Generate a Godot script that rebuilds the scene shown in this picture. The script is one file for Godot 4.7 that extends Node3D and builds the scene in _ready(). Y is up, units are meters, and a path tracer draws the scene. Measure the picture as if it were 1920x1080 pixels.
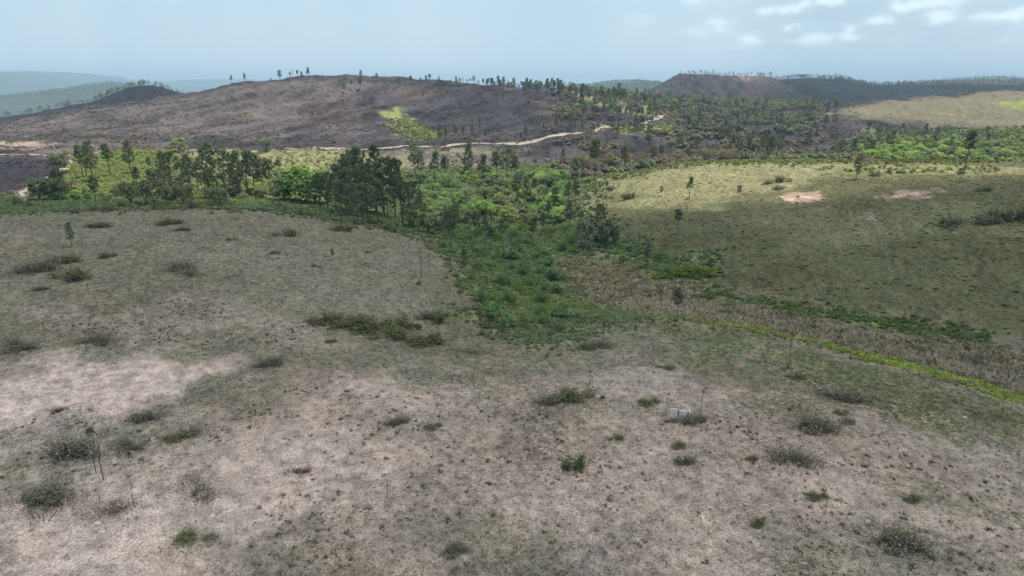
extends Node3D
# Dry savanna plateau seen from above, a wooded valley, a burnt hill with a dirt track and hazy ridges. Metres, y up, north is -z.

const EYE_HEIGHT := 28.0
const SUN_TOWARDS := Vector3(0.20, 0.955, -0.16)

const RELIEF := [
	[-30.1, -35.1, 0.3],
	[-14.5, -35.2, 0.2],
	[0.0, -35.4, 0.0],
	[14.0, -35.7, -0.2],
	[31.1, -36.2, -0.6],
	[-37.0, -45.0, 0.6],
	[-18.8, -45.7, 0.2],
	[0.0, -46.4, -0.2],
	[19.2, -46.7, -0.4],
	[40.8, -49.6, -2.2],
	[-43.8, -54.9, 0.8],
	[-30.5, -55.5, 0.5],
	[-15.0, -56.5, 0.0],
	[0.0, -57.3, -0.4],
	[14.9, -57.9, -0.7],
	[32.4, -60.9, -2.2],
	[52.7, -66.2, -4.2],
	[-52.3, -66.9, 0.8],
	[-36.2, -67.4, 0.6],
	[-20.5, -69.9, -0.4],
	[-3.4, -70.3, -1.2],
	[14.2, -72.8, -1.6],
	[29.4, -73.7, -2.6],
	[45.2, -74.7, -4.0],
	[36.5, -83.6, -3.8],
	[22.6, -91.0, -3.2],
	[15.7, -89.1, -3.0],
	[8.2, -85.5, -2.9],
	[-2.0, -83.5, -3.2],
	[-5.8, -79.6, -2.6],
	[-14.6, -82.3, -1.9],
	[-21.8, -84.9, -1.4],
	[-15.6, -88.5, -1.9],
	[-11.4, -89.0, -2.5],
	[-5.8, -90.2, -3.6],
	[-67.4, -88.7, 1.0],
	[-46.7, -89.4, 0.8],
	[-26.4, -92.7, -0.2],
	[-14.4, -101.4, -1.2],
	[-8.7, -111.2, -2.2],
	[-86.4, -115.9, 1.2],
	[-64.1, -116.3, 1.1],
	[-41.1, -114.9, 0.5],
	[-22.8, -112.0, -0.6],
	[-16.4, -132.0, -2.0],
	[-40.7, -147.1, -0.8],
	[-62.3, -159.7, 0.2],
	[-83.7, -154.2, 0.8],
	[-101.0, -136.8, 1.2],
	[-99.5, -115.4, 1.3],
	[3.6, -112.7, -6.3],
	[-1.1, -139.0, -7.5],
	[5.2, -169.4, -8.5],
	[-9.9, -215.4, -10.0],
	[-32.9, -271.3, -9.5],
	[-47.1, -192.6, -4.5],
	[16.1, -148.0, -8.0],
	[36.1, -120.2, -7.6],
	[53.9, -105.5, -7.8],
	[71.9, -94.7, -8.0],
	[36.9, -84.4, -5.2],
	[50.1, -83.1, -6.5],
	[58.9, -74.4, -6.2],
	[25.6, -111.3, -6.8],
	[12.6, -113.7, -6.6],
	[79.5, -85.4, -8.2],
	[44.4, -129.2, -5.0],
	[71.1, -123.0, -3.4],
	[88.0, -119.8, -2.6],
	[32.7, -177.1, -6.0],
	[57.2, -170.0, -2.0],
	[87.3, -154.2, 0.8],
	[107.6, -149.6, 1.6],
	[32.0, -221.9, -5.2],
	[73.3, -220.6, 0.0],
	[111.8, -200.2, 2.6],
	[144.7, -204.4, 3.6],
	[61.2, -255.0, 0.6],
	[116.2, -242.3, 3.4],
	[165.3, -234.7, 4.0],
	[188.2, -219.9, 4.2],
	[112.5, -127.6, 0.5],
	[-133.4, -267.9, -6.0],
	[-121.2, -209.8, -4.5],
	[-119.5, -347.3, -5.2],
	[-59.1, -377.5, -4.2],
	[-172.1, -252.9, -6.0],
	[-129.0, -188.0, -3.0],
	[-88.3, -215.1, -5.0],
	[-70.8, -233.2, -6.0],
	[12.0, -405.0, -1.8],
	[44.6, -430.0, 1.4],
	[112.0, -525.0, 8.3],
	[85.1, -480.0, 3.1],
	[48.9, -385.0, -6.5],
	[-15.1, -335.0, -5.8],
	[-271.0, -400.0, -3.5],
	[-196.5, -400.0, -3.5],
	[-107.3, -400.0, -4.1],
	[-369.1, -520.0, -0.1],
	[-343.5, -600.0, 10.7],
	[-313.1, -680.0, 18.9],
	[-269.1, -725.0, 29.0],
	[-234.4, -750.0, 32.7],
	[-198.7, -760.0, 34.4],
	[-145.4, -770.0, 33.9],
	[-110.5, -760.0, 32.2],
	[-32.3, -740.0, 29.0],
	[20.6, -705.0, 25.5],
	[63.2, -665.0, 20.1],
	[98.4, -610.0, 12.5],
	[-411.5, -500.0, -4.1],
	[-148.6, -560.0, 4.2],
	[-195.7, -520.0, 2.9],
	[-253.3, -520.0, 2.9],
	[-64.7, -500.0, -0.4],
	[-86.7, -590.0, 9.3],
	[-118.1, -555.0, 12.3],
	[-93.9, -470.0, 1.3],
	[-24.7, -560.0, 8.2],
	[-35.6, -480.0, -1.0],
	[15.3, -520.0, 5.9],
	[-276.1, -460.0, -0.5],
	[52.0, -590.0, 9.3],
	[101.7, -400.0, -9.4],
	[157.4, -390.0, -8.4],
	[204.7, -370.0, -6.6],
	[247.1, -360.0, -3.0],
	[161.6, -560.0, -3.9],
	[323.7, -900.0, 2.6],
	[201.8, -950.0, 7.9],
	[209.5, -480.0, 0.7],
	[273.2, -500.0, 3.2],
	[415.7, -640.0, 22.6],
	[466.4, -640.0, 25.8],
	[298.5, -590.0, 13.4],
	[238.4, -540.0, 7.8],
	[325.0, -560.0, 10.2],
	[359.8, -520.0, 7.8],
	[502.0, -600.0, 11.1],
	[0.0, 0.0, 0.0],
	[-40.0, 0.0, 0.5],
	[50.0, 0.0, -1.0],
	[0.0, 15.0, 0.0],
	[-60.0, -20.0, 0.8],
	[70.0, -20.0, -5.0],
	[0.0, -20.0, 0.0],
	[-110.0, -60.0, 1.0],
	[-140.0, -110.0, 1.2],
	[90.0, -330.0, -7.0],
	[180.0, -320.0, -7.0],
	[40.0, -320.0, -8.0],
	[250.0, -310.0, -6.0],
	[-250.0, -950.0, -25.0],
	[-120.0, -1000.0, -25.0],
	[0.0, -1000.0, -22.0],
	[100.0, -950.0, -14.0],
	[-420.0, -900.0, -35.0],
	[-600.0, -700.0, -25.0],
	[-500.0, -500.0, -3.0],
	[-350.0, -350.0, -5.0],
	[-250.0, -230.0, -4.0],
	[420.0, -900.0, -5.0],
	[560.0, -800.0, 5.0],
	[300.0, -1150.0, 0.0],
	[-400.0, -1150.0, -40.0],
	[0.0, -1150.0, -30.0],
	[600.0, -1150.0, -5.0],
	[-800.0, -1000.0, -40.0],
	[800.0, -900.0, 0.0],
	[300.0, -420.0, -4.0],
	[450.0, -500.0, 8.0],
	[240.0, -180.0, 3.0],
	[160.0, -80.0, -6.0],
]
const COVER := [
	["burnt", 18.0, 14.0, 1.0, -900.0, -300.0, -170.0, -290.0, -60.0, -372.0, -10.0, -372.0, 20.0, -330.0, 60.0, -318.0, 320.0, -318.0, 900.0, -420.0, 1100.0, -1200.0, -1200.0, -1200.0, -1000.0, -600.0],
	["burnt_pale", 14.0, 18.0, 0.8, -425.8, -553.3, -326.8, -585.6, -248.1, -668.0, -178.0, -680.6, -136.9, -672.4, -128.1, -581.8, -89.6, -447.5, -125.5, -422.2, -206.8, -421.6, -294.7, -441.2],
	["burnt_dark", 16.0, 18.0, 0.8, -88.8, -678.1, 9.9, -676.8, 39.4, -597.0, 33.3, -450.1, -20.0, -448.8, -51.5, -496.9, -83.1, -595.8],
	["burnt_dark", 8.0, 10.0, 0.8, -158.4, -498.2, -133.3, -501.4, -109.5, -420.9, -129.7, -415.2],
	["burnt_red", 8.0, 12.0, 0.7, -170.8, -581.2, -141.7, -604.6, -102.5, -535.6, -123.0, -489.3, -157.3, -533.0],
	["burnt_red", 8.0, 12.0, 0.6, -111.5, -666.1, -63.0, -665.4, -63.0, -614.8, -101.2, -629.3],
	["burnt_red", 8.0, 10.0, 0.8, 27.2, -618.6, 64.3, -583.1, 58.1, -491.9, 19.9, -539.4],
	["burnt_pale", 8.0, 12.0, 0.8, -87.9, -367.7, -42.3, -353.8, 37.2, -354.4, 32.8, -311.3, 0.0, -322.8, -68.3, -351.3],
	["burnt_pale", 8.0, 10.0, 0.8, -329.8, -426.6, -252.7, -419.7, -208.5, -394.3, -165.5, -396.9, -157.9, -364.6, -226.6, -352.5, -274.6, -353.2],
	["burnt_red", 8.0, 10.0, 0.5, -249.5, -419.7, -197.7, -422.2, -174.7, -371.5, -218.0, -374.7],
	["burnt_dark", 6.0, 8.0, 0.9, 68.9, -421.6, 109.4, -407.0, 129.6, -393.7, 83.7, -253.7, 95.8, -376.0, 64.2, -390.5],
	["sand", 5.0, 6.0, 0.6, -318.4, -411.4, -282.8, -413.3, -251.3, -401.9, -263.1, -392.4, -303.6, -391.8],
	["path", 4.0, 6.0, 0.6, -276.7, -378.5, -249.7, -387.4, -240.8, -375.3, -268.1, -366.5],
	["lime", 4.0, 5.0, 0.6, -204.4, -549.5, -199.4, -571.1, -195.1, -564.1, -198.4, -543.8],
	["tan", 8.0, 8.0, 0.9, 30.9, -705.3, 77.0, -658.5, 125.7, -611.0, 126.2, -587.5, 98.2, -502.6, 72.7, -620.5, 34.3, -672.4],
	["lime", 5.0, 5.0, 0.9, 90.4, -466.5, 107.8, -483.0, 112.0, -468.4, 97.9, -447.5, 84.7, -448.2],
	["lime", 6.0, 8.0, 0.9, -94.3, -543.2, -92.4, -576.8, -80.3, -545.7, -67.4, -512.8, -47.0, -459.6, -46.0, -417.8, -57.2, -415.9, -69.9, -453.2, -85.5, -510.2],
	["lime", 5.0, 6.0, 0.6, 62.5, -469.7, 87.9, -465.9, 82.1, -442.5, 61.8, -438.7],
	["pale_hill", 14.0, 10.0, 1.0, 227.3, -541.3, 309.9, -612.9, 410.1, -631.2, 488.7, -643.9, 344.5, -446.9, 315.7, -474.1, 285.2, -495.0, 256.2, -510.9],
	["lime", 6.0, 6.0, 0.8, 379.8, -576.1, 428.5, -585.6, 388.3, -528.0, 373.1, -546.3],
	["lime", 8.0, 8.0, 0.8, 309.7, -464.6, 355.6, -462.1, 256.9, -329.7, 230.5, -342.4],
	["valley", 10.0, 10.0, 0.8, 232.5, -468.4, 309.7, -464.6, 226.4, -336.1, 185.2, -363.9],
	["tan_green", 6.0, 8.0, 1.0, -210.0, -338.0, -205.2, -361.4, -154.5, -369.6, -88.3, -369.6, -68.3, -351.3, -50.3, -336.1, -44.4, -294.2, -49.6, -180.2, -125.0, -182.0, -169.3, -260.7],
	["lime", 6.0, 7.0, 1.0, -206.2, -331.6, -202.7, -357.0, -179.4, -363.9, -156.5, -331.6, -127.8, -268.9, -128.1, -241.7, -112.6, -184.5, -156.1, -245.5],
	["lime", 5.0, 6.0, 0.7, -124.1, -260.7, -69.9, -289.8, -55.4, -227.7, -102.1, -213.2],
	["burnt_dark", 5.0, 5.0, 1.0, -271.7, -349.4, -211.0, -335.4, -175.9, -277.1, -170.3, -253.1, -159.8, -229.0, -173.3, -219.5],
	["valley", 6.0, 6.0, 0.8, -171.9, -217.6, -143.8, -220.1, -105.1, -209.4, -57.6, -210.0, -37.7, -189.8, -37.5, -152.2, -44.0, -159.2, -65.1, -163.8, -91.1, -156.8, -108.3, -157.2, -120.8, -151.5],
	["sand", 2.0, 1.5, 1.0, -159.7, -225.8, -165.6, -241.7, -137.1, -200.0, -138.2, -196.8],
	["lime", 3.0, 4.0, 0.8, -104.3, -173.0, -78.3, -197.8, -67.6, -175.5, -80.0, -158.5, -91.8, -153.8],
	["olive", 7.0, 7.0, 1.0, 29.5, -243.6, 66.5, -260.7, 115.9, -241.7, 254.5, -326.6, 81.2, -92.0, 72.4, -95.5, 60.7, -102.5, 47.4, -110.5, 36.1, -120.2, 25.6, -136.5, 22.4, -170.5, 20.7, -208.1],
	["tan", 7.0, 9.0, 0.8, 27.3, -240.4, 64.6, -253.1, 97.2, -249.3, 125.1, -225.2, 169.0, -216.3, 155.9, -199.0, 108.5, -208.7, 85.1, -208.7, 68.0, -186.2, 52.9, -187.5, 34.8, -207.5],
	["lime", 4.0, 8.0, 0.4, 30.9, -256.2, 89.6, -351.3, 117.7, -245.5, 157.0, -235.3, 149.6, -223.9, 110.9, -230.9, 63.5, -248.6, 31.1, -242.3],
	["lime", 3.0, 6.0, 0.3, 100.2, -222.0, 121.0, -217.6, 143.4, -211.9, 138.1, -203.7, 116.3, -208.7, 96.6, -213.8],
	["tan", 7.0, 9.0, 0.3, 53.5, -166.2, 114.2, -159.5, 99.7, -137.8, 56.7, -135.2],
	["scar", 1.0, 2.0, 0.9, 72.9, -188.2, 77.4, -190.8, 81.6, -187.0, 79.8, -179.5, 75.1, -176.2, 70.1, -178.8],
	["scar", 1.2, 2.5, 0.7, 93.2, -176.5, 100.6, -181.8, 108.2, -182.0, 106.0, -175.5, 98.1, -169.8, 93.8, -171.2, 89.1, -169.8],
	["scar", 1.0, 2.0, 0.3, 76.8, -155.5, 81.4, -156.5, 79.8, -150.8, 75.5, -150.2],
	["valley", 6.0, 6.0, 1.0, -44.0, -159.2, -32.2, -161.2, -19.0, -153.5, -10.7, -124.8, -6.4, -101.8, -3.1, -86.8, 2.7, -83.5, 13.7, -89.8, 25.1, -95.2, 20.2, -105.8, 15.1, -128.0, 10.3, -146.8, 18.6, -149.8, 27.1, -133.2, 36.6, -126.0, 39.8, -132.2, 37.2, -140.8, 28.5, -146.5, 24.8, -169.2, 21.1, -213.2, 32.5, -253.7, 24.5, -325.9, -14.2, -313.9, -41.9, -309.4, -59.3, -244.2],
	["lime", 4.0, 6.0, 0.6, -5.1, -107.2, 4.1, -129.5, 11.8, -114.2, 13.5, -99.8, 6.1, -95.2, -2.3, -97.8],
	["lime", 4.0, 6.0, 0.5, 0.0, -192.8, 14.0, -181.2, 14.6, -156.2, 3.5, -151.0],
	["tallgrass", 5.0, 6.0, 1.0, 9.2, -146.8, 17.9, -143.0, 28.9, -126.5, 40.1, -115.0, 53.7, -105.0, 65.5, -96.8, 78.1, -88.0, 60.4, -66.5, 57.1, -73.8, 50.9, -78.8, 39.9, -91.8, 23.9, -96.8, 15.5, -102.5, 11.5, -121.0],
	["green", 3.0, 4.0, 0.8, 25.6, -136.5, 36.3, -121.0, 47.9, -111.8, 61.4, -103.8, 70.2, -98.0, 68.1, -94.8, 58.9, -99.0, 46.1, -107.0, 34.6, -114.8, 26.0, -127.0],
	["bright_fern", 0.8, 2.2, 0.5, 16.6, -94.2, 23.3, -94.2, 32.8, -92.8, 41.9, -89.5, 47.9, -79.2, 54.9, -66.0, 58.8, -71.0, 51.2, -85.0, 43.4, -92.8, 34.3, -97.2, 24.4, -98.8],
	["bright_fern", 0.5, 2.0, 0.9, 42.3, -90.2, 47.5, -86.0, 49.6, -82.2, 50.7, -77.5, 56.4, -68.0, 58.4, -70.5, 52.6, -80.5, 48.7, -88.2, 43.1, -92.0],
	["fresh_strip", 2.0, 3.5, 0.7, 34.9, -119.2, 41.5, -113.8, 47.2, -110.0, 54.7, -107.2, 61.4, -103.8, 69.4, -98.0, 67.0, -95.5, 59.2, -99.5, 50.6, -105.5, 40.1, -109.8],
	["green", 5.0, 6.0, 0.8, 15.3, -86.8, 23.0, -89.8, 40.0, -85.2, 53.5, -64.2, 46.9, -55.5, 38.6, -62.8, 28.7, -71.8, 14.8, -76.0],
	["olive", 4.0, 5.0, 0.7, -10.8, -110.2, -2.4, -84.0, -10.4, -80.8, -15.2, -86.2, -14.8, -93.0, -12.7, -100.2],
	["greygrass", 8.0, 8.0, 0.9, -130.5, -164.0, -62.5, -160.2, -31.0, -154.8, -11.2, -119.5, -11.6, -90.5, -3.9, -81.2, 16.2, -84.0, 18.1, -77.0, 11.0, -71.0, -3.3, -67.8, -17.9, -68.8, -28.2, -76.0, -41.0, -77.5, -66.5, -80.0],
	["gravel", 5.0, 7.0, 0.9, -54.6, -64.2, -38.2, -66.0, -27.8, -62.8, -17.5, -67.0, -3.2, -64.5, 12.7, -71.0, 22.5, -70.5, 27.5, -61.2, 49.2, -56.0, 31.4, -33.2, -30.5, -32.2],
	["gravel", 4.0, 6.0, 0.6, -59.0, -82.2, -44.2, -88.5, -36.3, -84.2, -37.1, -74.2, -46.9, -71.8],
	["gravel", 3.0, 4.0, 0.5, -37.9, -88.5, -27.1, -84.8, -19.8, -76.5, -21.5, -73.8, -33.1, -81.0],
	["sand", 3.5, 5.0, 1.0, -54.6, -64.2, -46.1, -67.5, -36.8, -68.8, -31.4, -66.5, -32.5, -63.0, -35.0, -58.0, -37.7, -53.8, -44.8, -51.2],
	["sand", 3.0, 4.0, 0.9, -36.1, -39.8, -30.3, -41.5, -29.0, -42.5, -24.8, -43.8, -21.7, -47.2, -19.1, -51.5, -16.4, -49.8, -18.1, -43.8, -20.6, -40.0, -20.5, -32.2, -30.5, -32.2],
	["sand", 4.0, 6.0, 0.6, -40.0, -45.0, -35.3, -46.0, -28.5, -43.5, -22.3, -48.8, -17.6, -52.5, -11.0, -50.0, -14.9, -43.2, -18.4, -38.8, -16.1, -33.0, -30.5, -32.2],
	["sand", 3.0, 5.0, 0.5, -26.7, -50.2, -18.7, -56.2, -12.2, -61.8, -9.8, -59.2, -13.7, -50.8, -18.8, -45.8],
	["sand", 2.0, 3.0, 0.5, 0.0, -45.0, 2.8, -46.0, 0.0, -41.0, -3.3, -37.0, -5.4, -33.2, -8.1, -33.2, -4.7, -38.5],
	["sand", 2.0, 4.0, 0.3, 22.8, -49.8, 30.4, -48.0, 35.8, -42.8, 34.2, -36.8, 26.3, -40.5, 22.9, -44.2],
	["sand", 2.0, 4.0, 0.4, -17.5, -67.0, -3.1, -63.0, -5.3, -57.8, -12.6, -58.5],
	["sand", 3.0, 5.0, 0.3, 3.8, -50.5, 15.9, -56.0, 21.7, -47.0, 14.5, -37.2, 5.1, -42.2],
	["greygrass", 2.5, 4.0, 0.7, -38.3, -53.2, -32.6, -56.0, -24.4, -61.8, -21.9, -60.2, -29.6, -53.8, -30.4, -48.5, -34.1, -45.2, -37.5, -45.8, -39.4, -49.8],
	["greygrass", 2.5, 4.0, 0.6, -6.3, -39.8, -2.2, -42.8, 3.6, -41.0, 1.8, -33.2, -4.8, -33.2],
	["greygrass", 2.5, 4.0, 0.5, 21.2, -40.2, 28.4, -40.5, 25.6, -33.8, 18.2, -33.5],
	["greygrass", 2.5, 4.0, 0.6, -5.3, -58.2, 7.2, -62.8, 11.8, -59.0, 1.8, -55.2],
	["olive", 2.0, 3.0, 0.5, 28.2, -47.8, 36.9, -44.2, 37.3, -41.8, 34.5, -42.0, 28.1, -45.2],
	["path", 0.5, 0.4, 0.7, 24.9, -73.0, 25.1, -72.8, 28.9, -78.5, 34.2, -88.0, 33.8, -88.2, 28.7, -79.0],
	["path", 0.8, 1.0, 0.5, -88.1, -115.8, -88.6, -121.8, -96.2, -136.8, -94.7, -136.8, -86.7, -121.8, -84.2, -111.5],
]
const LONE_TREES := [
	["pine", "field", -160.0, -263.8, 12.6],
	["pine", "field", -162.5, -270.2, 11.5],
	["pine", "field", -152.8, -257.5, 14.5],
	["pine", "field", -154.0, -271.4, 11.8],
	["pine", "field", -150.7, -279.7, 13.0],
	["pine", "field", -110.6, -186.0, 7.2],
	["pine", "field", -148.6, -290.4, 5.9],
	["leaf", "track", -164.2, -353.2, 7.7],
	["leaf", "track", -127.0, -369.0, 6.5],
	["darkleaf", "belt", -182.7, -285.4, 8.7],
	["darkleaf", "belt", -134.8, -200.0, 6.9],
	["darkleaf", "belt", -131.0, -200.0, 7.2],
	["darkleaf", "belt", -130.9, -206.8, 5.9],
	["oak", "belt", -92.6, -191.5, 13.2],
	["oak", "belt", -74.4, -182.5, 13.7],
	["pine", "belt", -88.9, -206.2, 15.8],
	["pine", "belt", -82.4, -211.3, 13.7],
	["pine", "belt", -78.1, -207.5, 14.1],
	["pine", "belt", -78.8, -215.1, 13.0],
	["pine", "belt", -101.5, -222.0, 12.4],
	["pine", "belt", -80.9, -228.4, 10.6],
	["pine", "belt", -77.9, -227.1, 10.7],
	["pine", "belt", -73.9, -223.3, 10.7],
	["pine", "belt", -102.7, -230.3, 9.6],
	["darkleaf", "belt", -99.5, -183.2, 6.6],
	["darkleaf", "belt", -87.7, -172.0, 7.3],
	["darkleaf", "belt", -84.7, -180.8, 5.7],
	["darkleaf", "belt", -72.2, -172.8, 5.1],
	["leaf", "belt", -64.4, -203.7, 10.7],
	["leaf", "belt", -60.7, -201.8, 11.2],
	["leaf", "belt", -55.0, -195.0, 10.3],
	["pine", "clump", -45.5, -180.5, 12.2],
	["pine", "clump", -40.7, -171.2, 14.7],
	["pine", "clump", -41.2, -180.5, 15.2],
	["pine", "clump", -40.3, -185.5, 16.3],
	["pine", "clump", -34.3, -186.8, 14.9],
	["pine", "clump", -30.4, -181.8, 15.1],
	["pine", "clump", -37.8, -182.8, 13.2],
	["pine", "clump", -48.5, -184.0, 9.6],
	["pine", "clump", -38.9, -158.2, 9.6],
	["pine", "clump", -36.1, -158.8, 9.0],
	["pine", "clump", -34.9, -162.2, 9.4],
	["pine", "clump", -33.7, -163.0, 9.0],
	["pine", "clump", -32.2, -167.0, 10.2],
	["pine", "clump", -26.2, -166.0, 11.9],
	["pine", "clump", -50.8, -184.8, 8.9],
	["pine", "clump", -30.0, -168.0, 8.8],
	["young", "clump", -36.6, -188.2, 18.0],
	["oak", "clump", -24.9, -168.2, 10.5],
	["oak", "clump", -41.0, -175.5, 12.0],
	["oak", "clump", -36.3, -175.2, 11.9],
	["pine", "valley", -39.6, -288.5, 13.0],
	["pine", "valley", -36.6, -285.4, 11.1],
	["pine", "valley", -30.4, -277.1, 12.3],
	["pine", "valley", -26.8, -277.1, 10.3],
	["pine", "valley", -17.8, -287.9, 14.0],
	["pine", "valley", -11.4, -274.0, 11.4],
	["pine", "valley", -5.8, -272.1, 11.8],
	["pine", "valley", -2.0, -270.8, 12.9],
	["pine", "valley", 1.6, -268.9, 10.0],
	["pine", "valley", 1.8, -230.3, 8.7],
	["pine", "valley", 4.8, -226.5, 8.8],
	["pine", "valley", 7.1, -229.0, 7.5],
	["pine", "valley", 12.9, -210.6, 6.9],
	["pine", "valley", 17.5, -217.0, 7.1],
	["pine", "valley", 19.4, -213.8, 7.5],
	["pine", "valley", 10.2, -190.2, 6.1],
	["pine", "valley", 15.1, -182.2, 7.2],
	["pine", "valley", 14.4, -193.2, 5.0],
	["pine", "valley", 7.7, -174.5, 5.6],
	["pine", "valley", 4.9, -159.2, 6.8],
	["pine", "valley", -8.7, -167.5, 6.2],
	["pine", "valley", -8.6, -122.2, 3.4],
	["pine", "valley", -6.0, -162.2, 6.2],
	["pine", "valley", -2.6, -167.8, 5.1],
	["pine", "valley", -12.6, -141.2, 8.4],
	["pine", "valley", -4.7, -152.8, 5.2],
	["young", "valley", -26.2, -198.8, 7.3],
	["young", "valley", 24.2, -160.5, 5.0],
	["young", "valley", 18.0, -179.5, 4.8],
	["darkleaf", "valley", 18.1, -162.8, 6.5],
	["darkleaf", "valley", 21.7, -159.0, 6.6],
	["oak", "valley", -13.9, -163.8, 7.6],
	["oak", "valley", 20.3, -164.2, 8.3],
	["oak", "valley", -5.4, -174.2, 5.5],
	["pine", "edge", 23.7, -261.3, 8.0],
	["pine", "edge", 29.3, -250.5, 13.8],
	["pine", "edge", 45.7, -289.2, 9.3],
	["dead", "valley", -14.4, -108.0, 4.7],
	["dead", "valley", -13.5, -111.0, 3.6],
	["dead", "valley", 0.0, -140.8, 6.7],
	["dead", "valley", -0.6, -155.2, 3.5],
	["pine", "slope", 38.5, -161.0, 5.5],
	["pine", "slope", 50.8, -201.1, 6.0],
	["pine", "slope", 30.6, -227.7, 3.3],
	["pine", "slope", 121.8, -192.0, 3.4],
	["pine", "slope", 98.8, -203.0, 6.2],
	["pine", "slope", 27.2, -137.8, 4.8],
	["pine", "slope", 61.9, -191.5, 3.4],
	["pine", "slope", 44.5, -209.4, 2.9],
	["pine", "slope", 133.2, -208.7, 11.3],
	["pine", "plateau", 23.3, -94.2, 4.4],
	["pine", "plateau", -76.1, -119.0, 4.1],
	["pine", "plateau", -29.8, -114.0, 1.9],
]
const SAPLINGS := [
	[-29.6, -45.2, 3.9],
	[-30.6, -46.0, 3.5],
	[-25.9, -42.2, 2.2],
	[-27.8, -41.5, 1.5],
	[-30.0, -42.2, 1.1],
	[-8.8, -43.5, 1.9],
	[9.0, -83.2, 2.5],
	[10.9, -79.0, 3.0],
	[31.3, -74.2, 4.2],
	[49.2, -64.5, 1.7],
	[21.5, -42.2, 1.1],
	[14.0, -58.0, 2.1],
	[17.2, -58.5, 2.3],
	[7.5, -62.8, 2.3],
	[35.0, -60.0, 1.9],
	[-51.6, -73.2, 2.2],
	[33.8, -46.5, 1.4],
	[-25.1, -40.0, 1.3],
	[-55.8, -89.0, 1.8],
	[28.1, -93.8, 1.7],
	[8.0, -82.5, 1.9],
	[-24.8, -77.0, 1.6],
]
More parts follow.
